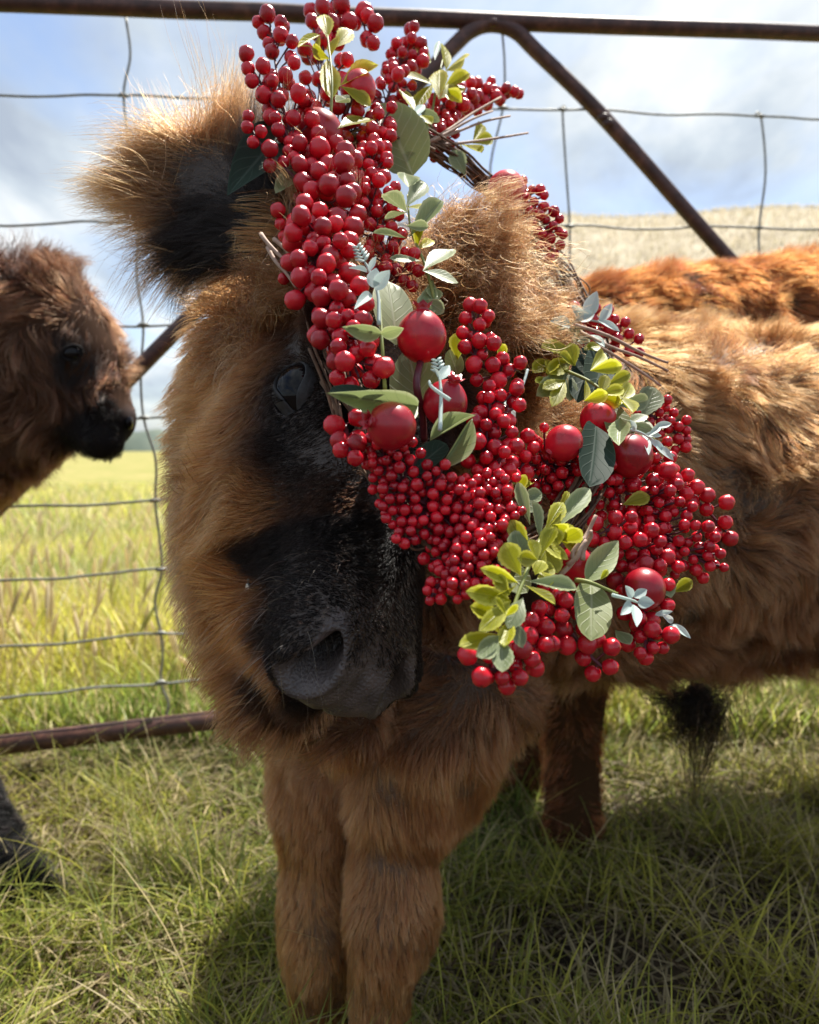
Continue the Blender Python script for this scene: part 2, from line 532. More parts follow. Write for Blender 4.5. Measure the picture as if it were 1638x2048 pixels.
bump(n, l, ad_.outputs[0], 0.75, 0.0010, n['Principled BSDF'])
m_eye, n, l, b = nodes_of('dark_wet_eye')
b.inputs['Base Color'].default_value = (0.005, 0.004, 0.005, 1); b.inputs['Roughness'].default_value = 0.03
b.inputs['Specular IOR Level'].default_value = 0.2
m_lid = mat_noise('eyelid_skin', (0.007, 0.0065, 0.007), (0.024, 0.022, 0.024), 260, 0.6, 0.6, 0.0008)
m_hoof = mat_noise('hoof_horn', (0.02, 0.017, 0.015), (0.07, 0.06, 0.05), 60, 0.5)

TAN = np.array((0.350, 0.182, 0.084)); GOLD = np.array((0.40, 0.215, 0.090)); PALE = np.array((0.48, 0.32, 0.185))
BROWN = np.array((0.205, 0.108, 0.060)); UMBER = np.array((0.080, 0.040, 0.022)); BLACK = np.array((0.016, 0.012, 0.011))

# ------------------------------------------------------------------ the calf with the wreath
# head frame: a = the calf's right, f = out of the forehead, n = down the nose
HO = W(824, 765, 0.505)
_O = np.array([(824 - 819) / FPX * 0.505, (1024 - 765) / FPX * 0.505, -0.505])
_M = np.array([(806 - 819) / FPX * 0.400, (1024 - 1320) / FPX * 0.400, -0.400])
_n = unit(_M - _O); _f0 = unit(np.array([0, 0, 1.0]) - _n * _n[2]); _a0 = np.cross(_n, _f0)
YAW = R(41)
_f = math.cos(YAW) * _f0 - math.sin(YAW) * _a0
_a = math.cos(YAW) * _a0 + math.sin(YAW) * _f0
HA, HF, HN = camvec(_a), camvec(_f), camvec(_n)
NOSE = float(np.linalg.norm(_M - _O))        # brow line to nose
HB = np.stack([HA, HF, HN])
# the wreath leans on the brow in a plane of its own, turned a little less than the face
WO = W(800, 765, 0.492)
WF = camvec(math.cos(R(24)) * _f0 - math.sin(R(24)) * _a0)
def hl(p): return (np.asarray(p) - HO) @ HB.T
def hw(a, f, n): return HO + a * HA + f * HF + n * HN
secs = [  # n, half width front, half width back, front f, back f
    (-0.128, 0.025, 0.025, -0.060, -0.095), (-0.118, 0.052, 0.050, -0.040, -0.130), (-0.095, 0.070, 0.066, -0.022, -0.150),
    (-0.060, 0.078, 0.072, -0.007, -0.165), (-0.025, 0.081, 0.072, 0.000, -0.170), (0.010, 0.077, 0.070, 0.001, -0.168),
    (0.045, 0.067, 0.062, -0.002, -0.155), (0.080, 0.055, 0.053, -0.006, -0.135), (0.115, 0.045, 0.044, -0.010, -0.115),
    (0.145, 0.046, 0.045, -0.014, -0.104), (0.168, 0.050, 0.047, -0.017, -0.100), (0.188, 0.052, 0.046, -0.022, -0.096),
    (0.203, 0.049, 0.041, -0.030, -0.091), (0.214, 0.040, 0.033, -0.040, -0.084), (0.220, 0.020, 0.018, -0.052, -0.074)]
NS = NOSE / 0.205
hv = []; hf = []; SEG = 36
for (nn, wf, wb, ff, fb) in secs:
    cf = (ff + fb) / 2; hd = (ff - fb) / 2
    for k in range(SEG):
        a = 2 * math.pi * k / SEG
        ca, sa = math.cos(a), math.sin(a)
        w = lerp(wb, wf, 0.5 + 0.5 * sa)
        x = w * math.copysign(abs(ca) ** 0.80, ca); y = cf + hd * math.copysign(abs(sa) ** 0.80, sa)
        hv.append(hw(x, y, nn * NS))
for i in range(len(secs) - 1):
    for k in range(SEG):
        k2 = (k + 1) % SEG
        hf.append((i * SEG + k, i * SEG + k2, (i + 1) * SEG + k2, (i + 1) * SEG + k))
hf.append(tuple(range(SEG))[::-1]); hf.append(tuple((len(secs) - 1) * SEG + k for k in range(SEG)))
pieces = [(hv, hf)]
pieces.append(sphere(hw(0.054, -0.016, -0.022), (0.026, 0.024, 0.034), axes=HB))     # brow ridges
pieces.append(sphere(hw(-0.054, -0.016, -0.022), (0.026, 0.024, 0.034), axes=HB))
pieces.append(sphere(hw(0.050, -0.110, 0.040), (0.032, 0.060, 0.070), axes=HB))      # jaw muscle
pieces.append(sphere(hw(-0.050, -0.110, 0.040), (0.032, 0.060, 0.070), axes=HB))
pieces.append(sphere(hw(0, -0.100, 0.165), (0.034, 0.026, 0.042), axes=HB))          # lower lip and chin
pieces.append(sphere(hw(0.030, -0.048, 0.180), (0.022, 0.020, 0.024), axes=HB))      # nostril wings
pieces.append(sphere(hw(-0.030, -0.048, 0.180), (0.022, 0.020, 0.024), axes=HB))
# ears
EB, ET = W(545, 470, 0.560), W(268, 262, 0.590)
EAX = unit(ET - EB); EL = float(np.linalg.norm(ET - EB))
ENR = unit(camvec(np.array([0.25, -0.25, 0.9]))); ENR = unit(ENR - EAX * np.dot(ENR, EAX)); EWD = np.cross(ENR, EAX)
def ear(base, ax, nr, ln):
    ts = (0, 0.15, 0.35, 0.55, 0.75, 0.9, 1.0); ws = (0.028, 0.042, 0.053, 0.053, 0.043, 0.026, 0.008); th = (0.022, 0.014, 0.011, 0.010, 0.009, 0.008, 0.004)
    pts = [base + ax * ln * t - nr * 0.02 * math.sin(t * 2.2) for t in ts]
    return tube(pts, list(zip(ws, th)), 18, ref=nr)
pieces.append(ear(EB - EAX * 0.035, EAX, ENR, EL + 0.035))
EB2 = hw(-0.062, -0.085, -0.085); EAX2 = unit(-HA * 0.9 - HN * 0.1 - HF * 0.45); ENR2 = unit(HF - EAX2 * np.dot(HF, EAX2))
pieces.append(ear(EB2, EAX2, ENR2, 0.12))
# neck, chest, trunk, legs
SH0 = W(905, 1010, 0.845)
NK = [hw(0.0, -0.11, -0.04), W(640, 905, 0.665), W(690, 1010, 0.745), SH0]
pieces.append(tube(spline(NK, 14), [(0.085 + 0.045 * t, 0.105 + 0.060 * t) for t in np.linspace(0, 1, 14)], 24))
pieces.append(sphere(W(930, 690, 0.635), (0.058, 0.072, 0.098)))            # crest of the neck behind the poll
pieces.append(sphere(W(535, 940, 0.660), (0.078, 0.085, 0.165)))            # heavy cheek and throat on the near side
pieces.append(sphere(W(505, 1080, 0.552), (0.050, 0.062, 0.105)))            # cheek filling out to the muzzle
pieces.append(sphere(W(565, 1275, 0.545), (0.040, 0.060, 0.066)))
pieces.append(sphere(W(575, 1160, 0.655), (0.068, 0.075, 0.115)))
pieces.append(sphere(W(670, 1330, 0.69), (0.058, 0.072, 0.085)))            # dewlap
TRK = [W(760, 1090, 0.78), W(830, 1050, 0.815), SH0, W(1080, 1000, 0.905), W(1400, 1005, 0.985), W(1800, 990, 1.085), W(2150, 960, 1.18), W(2330, 950, 1.23)]
pieces.append(tube(TRK, [(0.06, 0.09), (0.125, 0.165), (0.155, 0.200), (0.170, 0.213), (0.182, 0.222), (0.186, 0.225), (0.160, 0.210), (0.070, 0.10)], 32))
def leg(pts, rad): pieces.append(tube(spline(pts, 22), list(np.interp(np.linspace(0, 1, 22), np.linspace(0, 1, len(rad)), rad)), 18))
def gpt(x, y, z): return np.array([x, y, z])
def depthpt(px, py, d): return W(px, py, d)
# near fore leg (the calf's left) and the other one beside it
L1 = [depthpt(900, 1330, 0.76), depthpt(835, 1520, 0.735), depthpt(790, 1690, 0.725), depthpt(783, 1840, 0.715), depthpt(762, 1960, 0.712), depthpt(758, 2060, 0.71)]
leg(L1 + [np.array([L1[-1][0] - 0.002, L1[-1][1] - 0.004, 0.0])], [0.095, 0.074, 0.044, 0.047, 0.030, 0.026, 0.034])
L2 = [depthpt(710, 1370, 0.79), depthpt(655, 1560, 0.775), depthpt(638, 1720, 0.768), depthpt(640, 1860, 0.765), depthpt(636, 1980, 0.76), depthpt(632, 2060, 0.758)]
leg(L2 + [np.array([L2[-1][0] - 0.004, L2[-1][1] - 0.004, 0.0])], [0.085, 0.058, 0.037, 0.044, 0.028, 0.026, 0.034])
for (px, dd) in ((2060, 1.04), (2150, 1.25)):
    c = W(px, 1100, dd)
    leg([c, np.array([c[0] + 0.02, c[1], 0.40]), np.array([c[0] + 0.06, c[1], 0.26]), np.array([c[0] + 0.02, c[1], 0.12]), np.array([c[0] + 0.01, c[1], 0.0])], [0.13, 0.08, 0.05, 0.034, 0.036])
# sheath under the belly
pieces.append(sphere(W(1395, 1398, 0.93), (0.016, 0.024, 0.022)))
me = blend_mesh('calf_body', pieces, 0.0036, 16)

# sculpt the face: nostrils, mouth line, eye sockets
nV = len(me.vertices)
co = np.empty(nV * 3); me.vertices.foreach_get('co', co); co = co.reshape(-1, 3)
h = hl(co)
# relax the folds between cheek, jaw and throat
ed = np.empty(len(me.edges) * 2, np.int64); me.edges.foreach_get('vertices', ed); ed = ed.reshape(-1, 2)
rx = sstep(-h[:, 1], 0.062, 0.092) * sstep(h[:, 0], 0.0, 0.03) * sstep(h[:, 2], -0.13, -0.08) * (1 - sstep(h[:, 2], 0.27, 0.34)) * (co[:, 0] < 0.03)
sel = np.where(rx > 0.001)[0]
loc = -np.ones(nV, np.int64); loc[sel] = np.arange(len(sel))
e2 = ed[(rx[ed[:, 0]] > 0.001) | (rx[ed[:, 1]] > 0.001)]
e2 = np.vstack([e2, e2[:, ::-1]]); e2 = e2[loc[e2[:, 0]] >= 0]
deg = np.bincount(loc[e2[:, 0]], minlength=len(sel))[:, None]
for it in range(320):
    av = np.stack([np.bincount(loc[e2[:, 0]], co[e2[:, 1], k], minlength=len(sel)) for k in range(3)], 1) / deg
    co[sel] += (av - co[sel]) * (rx[sel, None] * 0.6)
me.vertices.foreach_set('co', co.ravel()); me.update()
no = np.empty(nV * 3); me.vertices.foreach_get('normal', no); no = no.reshape(-1, 3)
h = hl(co)
A_, F_, N_ = h[:, 0], h[:, 1], h[:, 2] / NS
EYE = np.array([0.0770, -0.047, 0.015])
A0, F0, N0 = A_.copy(), F_.copy(), N_.copy()
for s in (1, -1):
    # nostril: a comma-shaped pit
    da = (A_ - s * 0.0315)
    q = np.sqrt(((da + s * 0.35 * (F_ + 0.043)) / 0.0110) ** 2 + ((F_ + 0.043) / 0.0185) ** 2)
    front = sstep(N_, 0.165, 0.185)
    pit = (1 - sstep(q, 0.35, 1.05)) * front
    rim = np.exp(-((q - 1.25) / 0.28) ** 2) * front
    co += -unit(HN * 0.8 + HA * s * 0.5) * (0.030 * pit)[:, None] + HN * (0.0032 * rim)[:, None]
    e = np.sqrt(((F_ - EYE[1]) / 0.024) ** 2 + ((N_ - EYE[2]) / 0.027) ** 2) * np.where(A_ * s > 0.02, 1, 99)
    co -= HA * s * (0.007 * (1 - sstep(e, 0.3, 1.0)))[:, None]
mouth = np.exp(-((F_ + 0.083 + 0.12 * (0.2 - N_)) / 0.0032) ** 2) * sstep(N_, 0.125, 0.150)
co -= no * (0.006 * mouth)[:, None]
phil = np.exp(-(A_ / 0.004) ** 2) * sstep(N_, 0.195, 0.205)
co -= no * (0.0022 * phil)[:, None]
me.vertices.foreach_set('co', co.ravel()); me.update()
h = hl(co); A_, F_, N_ = h[:, 0], h[:, 1], h[:, 2] / NS
def padmask0(A, F, N):
    p = sstep(N, 0.176, 0.186) * sstep(F, -0.091, -0.084) * (1 - sstep(np.abs(A), 0.031, 0.039)) * (1 - sstep(F + 0.25 * np.abs(A), -0.030, -0.018))
    q = np.hypot((np.abs(A) - 0.0315 + 0.35 * (F + 0.043)) / 0.0110, (F + 0.043) / 0.0185)
    return np.clip(np.maximum(p, (1 - sstep(q, 1.0, 1.2)) * sstep(N, 0.160, 0.172)), 0, 1)
# skin colours: nose pad, nostril pits painted near black for the shade of the hole, otherwise dark hide
pad = padmask0(A0, F0, N0)
skin = np.tile(np.array((0.030, 0.017, 0.010)), (nV, 1))
skin = mixc(skin, np.array((0.10, 0.052, 0.028)), 1 - sstep(co[:, 2], 0.33, 0.42))
facez = sstep(N_, -0.16, -0.12) * (np.abs(A_) < 0.09) * (F_ > -0.2) * (N_ < 0.24)
padc = np.array((0.080, 0.064, 0.061))
skin = skin * (1 - pad[:, None]) + padc * pad[:, None] * (1 + 0.25 * vnoise(co, 60, 3)[:, :1])
nostril_shade = np.zeros(nV)
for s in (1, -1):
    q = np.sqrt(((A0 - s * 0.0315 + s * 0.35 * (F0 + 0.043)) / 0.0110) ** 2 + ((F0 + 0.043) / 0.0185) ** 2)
    nostril_shade = np.maximum(nostril_shade, (1 - sstep(q, 0.35, 0.75)) * sstep(N0, 0.160, 0.175))
skin = skin * (1 - nostril_shade[:, None]) + np.array((0.004, 0.003, 0.003)) * nostril_shade[:, None]
set_col(me, skin)
me.materials.append(m_skin)
calf = bpy.data.objects.new('calf', None)
calf.empty_display_size = 0.1
calf.location = (SH0[0], SH0[1], 0.0)
COL.objects.link(calf)
tag(calf, 'shaggy brown calf with dark muzzle wearing the red berry wreath on its head', 'calf')
body = bpy.data.objects.new('body', me); COL.objects.link(body); attach(body, calf)
S_ = Surf(me)
hC = hl(S_.C); hA, hF, hN = hC[:, 0], hC[:, 1], hC[:, 2] / NS

# eye, eyelids, lashes (both sides of the head)
ER_ = 0.0225
def eye_at(s):
    m = (np.abs(F_ - EYE[1]) < 0.012) & (np.abs(N_ - EYE[2]) < 0.012) & (A_ * s > 0) & (np.abs(A_) < 0.12)
    sa = float(np.abs(A_[m]).max()) + 0.005                     # how far the skin stands out round the eye
    c = hw(s * (sa - ER_ + 0.0010), EYE[1], EYE[2] * NS)
    V, F = sphere(c, ER_, 28, 18)
    e = mesh_obj('eye', V, F, m_eye, calf)
    out = unit(HA * s * 0.92 + HF * 0.38); dn = unit(HN * 0.92 + HF * 0.02); dn = unit(dn - out * np.dot(dn, out)); sd_ = np.cross(out, dn)
    K = 48; rows = []
    for (rl, rw, lift_) in ((0.0146, 0.0112, -0.0004), (0.0150, 0.0117, 0.0010), (0.0160, 0.0128, 0.0016), (0.0175, 0.0142, 0.0010), (0.0192, 0.0158, 0.0014), (0.0218, 0.0190, 0.0010), (0.0240, 0.0215, -0.0030), (0.0250, 0.0225, -0.0100)):
        row = []
        for k in range(K):
            t = 2 * math.pi * k / K
            x = math.cos(t); y = math.sin(t)
            pin = 1 + (0.40 * max(0, x) ** 6 + 0.08 * max(0, -x) ** 6)      # tear duct corner drawn out
            y2 = y * (1 - 0.30 * max(0, x) ** 2)
            u_, v_ = rl * x * pin, rw * y2
            up = math.sqrt(max(ER_ ** 2 - min(u_ * u_ + v_ * v_, 0.00045), 0)) + lift_
            row.append(c + dn * u_ + sd_ * v_ + out * up)
        rows.append(row)
    V = [p for r_ in rows for p in r_]
    F = [(i * K + k, i * K + (k + 1) % K, (i + 1) * K + (k + 1) % K, (i + 1) * K + k) for i in range(len(rows) - 1) for k in range(K)]
    mesh_obj('eyelid', V, F, m_lid, calf)
    g = np.random.default_rng(3); lp = []
    for k in range(70):
        t = math.pi * (1.05 + 0.9 * g.random())
        p0 = c + dn * 0.0150 * math.cos(t) + sd_ * 0.0104 * math.sin(t) + out * 0.0150
        d = unit(out * 0.9 + sd_ * math.sin(t) * 0.8 + HN * 0.6 + g.normal(size=3) * 0.15)
        lp.append([p0 + d * 0.015 * q + HN * 0.006 * q * q for q in np.linspace(0, 1, 5)])
    lp = np.array(lp)
    curves_obj('eyelash', lp, 0.00016, 0.00004, np.tile(BLACK, (70, 1)), np.tile(BLACK, (70, 1)), m_fur_dark, calf)
    return e
eye_at(1); eye_at(-1)

# --- where each kind of coat grows
def wnear(face): return np.where(face > -0.25, 1.0, 0.30)
VIS = wnear(S_.face)
def inhead(A, F, N): return sstep(N, -0.125, -0.105) * (np.abs(A) < 0.115) * sstep(F, -0.165, -0.125) * (N < 0.24)
earT = (S_.C - EB) @ EAX / EL
earD = np.linalg.norm(S_.C - EB - np.outer(np.clip((S_.C - EB) @ EAX, 0, EL), EAX), axis=1)
w_ear = ((earD < 0.062) & (earT > 0.03)).astype(float)
earT2 = (S_.C - EB2) @ EAX2 / 0.12
earD2 = np.linalg.norm(S_.C - EB2 - np.outer(np.clip((S_.C - EB2) @ EAX2, 0, 0.12), EAX2), axis=1)
w_ear2 = ((earD2 < 0.052) & (earT2 > 0.25)).astype(float)
noear = (1 - w_ear) * (1 - w_ear2)
hd_w = inhead(hA, hF, hN) * noear
PADF = pad[S_.T].mean(1)
def eyemask(A, F, N):
    return (np.sqrt(((F - EYE[1]) / 0.0135) ** 2 + ((N - EYE[2] - 0.003) / 0.0190) ** 2) < 1) & (np.abs(A) > 0.03)
w_face = hd_w * (1 - PADF) * (1 - eyemask(hA, hF, hN)) * sstep(hN, -0.075, -0.050)
crest = np.exp(-((np.linalg.norm(S_.C - W(930, 690, 0.635), axis=1) / 0.110) ** 4)) * (S_.face > -0.3)
w_poll = noear * sstep(hN, -0.20, -0.13) * (1 - sstep(hN, -0.052, -0.030)) * sstep(hF, -0.150, -0.10) * (np.abs(hA) < 0.085)
w_poll = np.maximum(w_poll, crest * noear * (1 - w_face))
z_ = S_.C[:, 2]
w_leg = (z_ < 0.345) * (S_.C[:, 0] < 0.16)
w_leg = w_leg * sstep(-z_, -0.36, -0.31)
SHC = W(1395, 1408, 0.93)
w_body = (1 - np.exp(-(np.linalg.norm(S_.C - SHC, axis=1) / 0.036) ** 4)) * np.clip(1 - w_face - w_poll - w_ear - w_ear2 - w_leg, 0, 1) * (1 - PADF) * (1 - hd_w * (hN > -0.03))
def HLc(P):
    q = hl(P); return q[:, 0], q[:, 1], q[:, 2] / NS
# face: short, lying outwards from the bridge of the nose to the cheeks
def f_len(P, N, g):
    A, F, Nn = HLc(P)
    L = 0.0085 + 0.020 * sstep(-F, 0.05, 0.12) * (1 - sstep(Nn, 0.12, 0.17)) + 0.006 * sstep(-Nn, -0.07, 0.03)
    L = L + 0.012 * sstep(-F, 0.085, 0.10) * sstep(Nn, 0.10, 0.15)
    L = L * (1 - 0.45 * sstep(Nn, 0.135, 0.165) * (F > -0.08))
    e = np.sqrt(((F - EYE[1]) / 0.035) ** 2 + ((Nn - EYE[2]) / 0.040) ** 2)
    L = L * (0.45 + 0.55 * sstep(e, 0.6, 1.2))
    return L * g.uniform(0.65, 1.15, len(P))
def f_flow(P, N):
    A, F, Nn = HLc(P)
    s = np.sign(A)[:, None] * sstep(np.abs(A), 0.0, 0.02)[:, None]
    mz = sstep(Nn, 0.10, 0.15)[:, None]
    v = HA * s * 0.9 - HF * 0.9 + HN * (0.28 + 0.25 * mz)
    return v + vnoise(P, 9, 21) * 0.35
def facecol(P):
    """coat colour over the head: black muzzle and eye surround, brown band, tan cheeks"""
    A, F, Nn = HLc(P)
    nz = vnoise(P, 16, 31)[:, 0] * 0.012
    tanw = sstep(-F, 0.050 + nz, 0.105 + nz)                       # towards the cheek
    tanw = np.maximum(tanw, sstep(-Nn, 0.035, 0.08) * sstep(np.abs(A), 0.03, 0.06))
    base = mixc(mixc(UMBER * 0.7, BROWN * 0.8, sstep(-F, 0.045 + nz, 0.09)), TAN * 0.85, tanw)
    bk = np.exp(-((Nn - 0.115 - nz) / 0.02) ** 2) * 0
    muz = sstep(Nn + nz * 1.5, 0.096, 0.128) * (1 - sstep(-F, 0.084 + nz * 1.5, 0.116))
    eyeb = np.exp(-(((F - EYE[1] - 0.006) / 0.046) ** 2 + ((Nn - EYE[2] - 0.030) / 0.064) ** 2) ** 1.2)
    brid = (1 - sstep(np.abs(A + 0.012), 0.018, 0.040)) * sstep(Nn, -0.02, 0.03)
    far = (A < -0.02) * sstep(Nn, 0.0, 0.05)
    dark = np.clip(np.maximum.reduce([muz, eyeb * 1.05, brid * 0.9, far * 0.9]), 0, 1)
    return mixc(base, BLACK, dark * 0.97), dark
def f_col(P, N, g):
    c, d = facecol(P)
    n = len(P)
    c0 = varied(c, g, n, 0.22)
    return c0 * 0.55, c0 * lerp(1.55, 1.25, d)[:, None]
fur('face_fur', S_, calf, w_face * VIS, 120000, 14, f_len, f_flow, f_col, S=5, clump=0.45, radius=0.00017, seed=1, mat=m_fur_face, lift=lambda P, N: 0.24 + 0.14 * sstep(-HLc(P)[1], 0.03, 0.09), droop=0.10, wave=0.30, wfreq=14, jitter=0.22)
# poll: long tousled forelock standing up through the wreath
def p_len(P, N, g):
    A, F, Nn = HLc(P)
    return (0.034 + 0.030 * sstep(-Nn, 0.02, 0.08)) * g.uniform(0.5, 1.25, len(P))
def p_flow(P, N):
    A, F, Nn = HLc(P)
    return HF * 0.4 - HN * 0.15 + HA * (A * 4)[:, None] + HA * 0.35 + vnoise(P, 11, 41) * 1.1
def p_col(P, N, g):
    n = len(P)
    k = g.random(n)
    c = mixc(TAN * 0.66, PALE * 0.8, k ** 2.6)
    return varied(mixc(UMBER, TAN * 0.6, k ** 1.5), g, n, .25), varied(c, g, n, 0.22)
fur('forelock', S_, calf, w_poll * VIS, 22000, 40, p_len, p_flow, p_col, S=12, clump=0.88, radius=0.00020, seed=2, lift=0.45, droop=0.30, wave=0.7, wfreq=14, jitter=0.35, curl=0.95, cfreq=1.6)
fur('stray_hair', S_, calf, w_poll * VIS, 2600, 4, lambda P, N, g: p_len(P, N, g) * 1.25, p_flow, p_col, S=14, clump=0.5, radius=0.00022, seed=8, lift=0.6, droop=0.35, wave=0.8, wfreq=14, jitter=0.5, curl=1.0, cfreq=1.8)
# near ear: black inside the shell, long tan fringe fanning away from the head
def e_uv(P):
    q = P - EB
    return (q @ EAX) / EL, (q @ EWD) / 0.045, (q @ ENR)
def e_len(P, N, g):
    t, u, v = e_uv(P)
    return (0.028 + 0.034 * sstep(t, 0.1, 0.8) + 0.026 * np.abs(u) ** 1.5) * (0.35 + 1.0 * g.random(len(P)) ** 1.4)
def e_flow(P, N):
    t, u, v = e_uv(P)
    return EAX * 0.85 + EWD * (u * 1.0)[:, None] - ENR * 0.05 + vnoise(P, 10, 51) * 0.35 - np.array([0, 0, 0.12])
def e_col(P, N, g):
    t, u, v = e_uv(P); n = len(P)
    inner = sstep((N @ ENR), 0.1, 0.5) * (1 - sstep(t + 0.22 * np.abs(u), 0.55, 0.90))
    k = g.random(n)
    base = mixc(TAN * 0.75, PALE, k * 0.65)
    c = mixc(base, BLACK, inner)
    tip = mixc(base * 1.15, BLACK * 1.5, inner)
    return varied(mixc(c, UMBER, 0.45 * (1 - inner)), g, n, 0.2), varied(tip, g, n, 0.2)
fur('ear_fringe', S_, calf, w_ear * VIS, 20000, 46, e_len, e_flow, e_col, S=10, clump=0.78, radius=0.00017, tip=0.00002, seed=3, lift=0.22, droop=0.30, wave=0.30, wfreq=15, jitter=0.22, curl=0.16, cfreq=1.6)
def e2_len(P, N, g): return 0.045 * g.uniform(0.5, 1.2, len(P))
def e2_flow(P, N): return EAX2 + vnoise(P, 10, 52) * 0.4
fur('ear_fringe', S_, calf, w_ear2 * VIS, 7000, 20, e2_len, e2_flow, p_col, S=7, clump=0.6, radius=0.0002, seed=4, lift=0.3, droop=0.3, wave=0.3, wfreq=15, jitter=0.25)
# trunk, neck and cheeks: thick shaggy coat in waves
def b_len(P, N, g):
    A, F, Nn = HLc(P)
    near = sstep(P[:, 1], 0.60, 0.78)
    chk = (1 - sstep(P[:, 0], -0.10, -0.02)) * (1 - near)
    return (0.026 + 0.013 * chk + 0.017 * near + 0.010 * sstep(0.45 - P[:, 2], 0, 0.15)) * g.uniform(0.6, 1.15, len(P))
def b_flow(P, N):
    back = sstep(P[:, 0], -0.02, 0.15)[:, None]
    v = np.array([0.55, 0.2, -0.75]) * back + np.array([-0.55, -0.1, -0.55]) * (1 - back)
    return v + vnoise(P, 7, 61) * 0.75
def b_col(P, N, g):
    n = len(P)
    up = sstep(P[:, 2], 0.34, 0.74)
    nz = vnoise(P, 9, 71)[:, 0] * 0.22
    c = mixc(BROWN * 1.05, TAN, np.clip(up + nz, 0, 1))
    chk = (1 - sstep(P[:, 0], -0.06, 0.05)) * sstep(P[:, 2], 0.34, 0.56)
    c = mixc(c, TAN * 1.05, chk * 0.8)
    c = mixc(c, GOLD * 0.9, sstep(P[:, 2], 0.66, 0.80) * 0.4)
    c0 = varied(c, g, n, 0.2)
    c0 = c0 * (1 - 0.22 * sstep(P[:, 2], 0.62, 0.76))[:, None]  # back toned down in colour to offset the strong sun on it
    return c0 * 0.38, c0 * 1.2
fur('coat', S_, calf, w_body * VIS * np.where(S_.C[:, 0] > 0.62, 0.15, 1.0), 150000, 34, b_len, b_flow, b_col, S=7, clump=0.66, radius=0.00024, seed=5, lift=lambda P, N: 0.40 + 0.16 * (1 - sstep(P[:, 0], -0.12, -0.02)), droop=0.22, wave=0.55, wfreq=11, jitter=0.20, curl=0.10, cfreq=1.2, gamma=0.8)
# legs: shorter, lying down the limb
def l_len(P, N, g): return (0.018 + 0.014 * sstep(P[:, 2], 0.18, 0.34)) * g.uniform(0.6, 1.2, len(P))
def l_flow(P, N): return np.array([0.05, 0, -1.0]) + vnoise(P, 8, 81) * 0.14
def l_col(P, N, g):
    n = len(P)
    nz = vnoise(P, 9, 91)
    c = mixc(BROWN * 1.15, TAN * 0.9, np.clip(0.48 + 0.22 * nz[:, 0], 0, 1))
    c = mixc(c, TAN * 1.05, (1 - sstep(P[:, 2], 0.08, 0.17)) * 0.75)
    c0 = varied(c, g, n, 0.2)
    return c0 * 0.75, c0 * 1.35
fur('leg_fur', S_, calf, w_leg * VIS, 80000, 30, l_len, l_flow, l_col, S=7, clump=0.5, radius=0.00021, seed=6, lift=0.26, droop=0.3, wave=0.24, wfreq=13, jitter=0.16, gamma=0.9)
# whiskers on the lips and black hanging hair under the belly
g = np.random.default_rng(12)
wk = []
for k in range(150):
    a = g.uniform(0.015, 0.05); f = g.uniform(-0.115, -0.035); nn = g.uniform(0.135, 0.205)
    p = hw(a, f, nn * NS); i = np.argmin(((S_.C - p) ** 2).sum(1))
    p = S_.C[i]; d = unit(S_.TN[i] * 0.9 + HN * 0.4 + HA * 0.3 + g.normal(size=3) * 0.3); L = g.uniform(0.010, 0.034)
    wk.append([p + d * L * q + np.array([0, 0, -1]) * L * 0.45 * q * q for q in np.linspace(0, 1, 7)])
wk = np.array(wk); c = varied(np.tile(np.array((0.20, 0.16, 0.13)), (150, 1)), g, 150, 0.5)
curves_obj('whisker', wk, 0.00014, 0.00002, c, c * 1.3, m_fur_dark, calf)
st = []
base = W(1395, 1392, 0.912)
for k in range(900):
    j = k % 7
    off = np.array([(-0.045, 0.01, 0.012), (-0.02, 0, -0.03), (0.0, 0, -0.10), (0.004, 0, -0.085), (0.018, 0, -0.04), (0.030, 0.0, -0.045), (-0.008, 0, -0.05)][j])
    p0 = base + g.normal(size=3) * np.array([0.020, 0.012, 0.010])
    tip_ = base + off * g.uniform(0.5, 1.5) + g.normal(size=3) * 0.004
    bow = np.array([(-0.02, 0.014)[j % 2] * (1 if j != 2 else 0.2), 0, 0])
    st.append([p0 * (1 - q) + tip_ * q + bow * math.sin(q * 3.1) + np.array([0, 0, -0.012]) * math.sin(q * 3.14) for q in np.linspace(0, 1, 9)])
curves_obj('sheath_hair', np.array(st), 0.00026, 0.00006, np.tile(BLACK, (900, 1)), np.tile(BLACK * 1.4, (900, 1)), m_fur_dark, calf)

# ------------------------------------------------------------------ the orange calf behind it
m_hide = mat_attr('matte_hide', 0.95, 0.0, 0.05)
def quad_body(name, pieces_, voxel): 
    m_ = blend_mesh(name, pieces_, voxel, 6)
    set_col(m_, np.tile(np.array((0.05, 0.025, 0.012)), (len(m_.vertices), 1)))
    m_.materials.append(m_hide)
    return m_
OR = np.array((0.22, 0.078, 0.025)); ORL = np.array((0.28, 0.105, 0.034)); ORD = np.array((0.21, 0.078, 0.033))
pieces = []
T2 = [W(960, 880, 1.16), W(1060, 850, 1.18), W(1200, 850, 1.215), W(1420, 835, 1.26), W(1700, 810, 1.31), W(1980, 800, 1.37), W(2080, 800, 1.40)]
pieces.append(tube(T2, [(0.07, 0.10), (0.12, 0.19), (0.145, 0.235), (0.155, 0.250), (0.155, 0.262), (0.13, 0.24), (0.05, 0.10)], 28))
def leg2(pts, rad): pieces.append(tube(spline(pts, 16), list(np.interp(np.linspace(0, 1, 16), np.linspace(0, 1, len(rad)), rad)), 14))
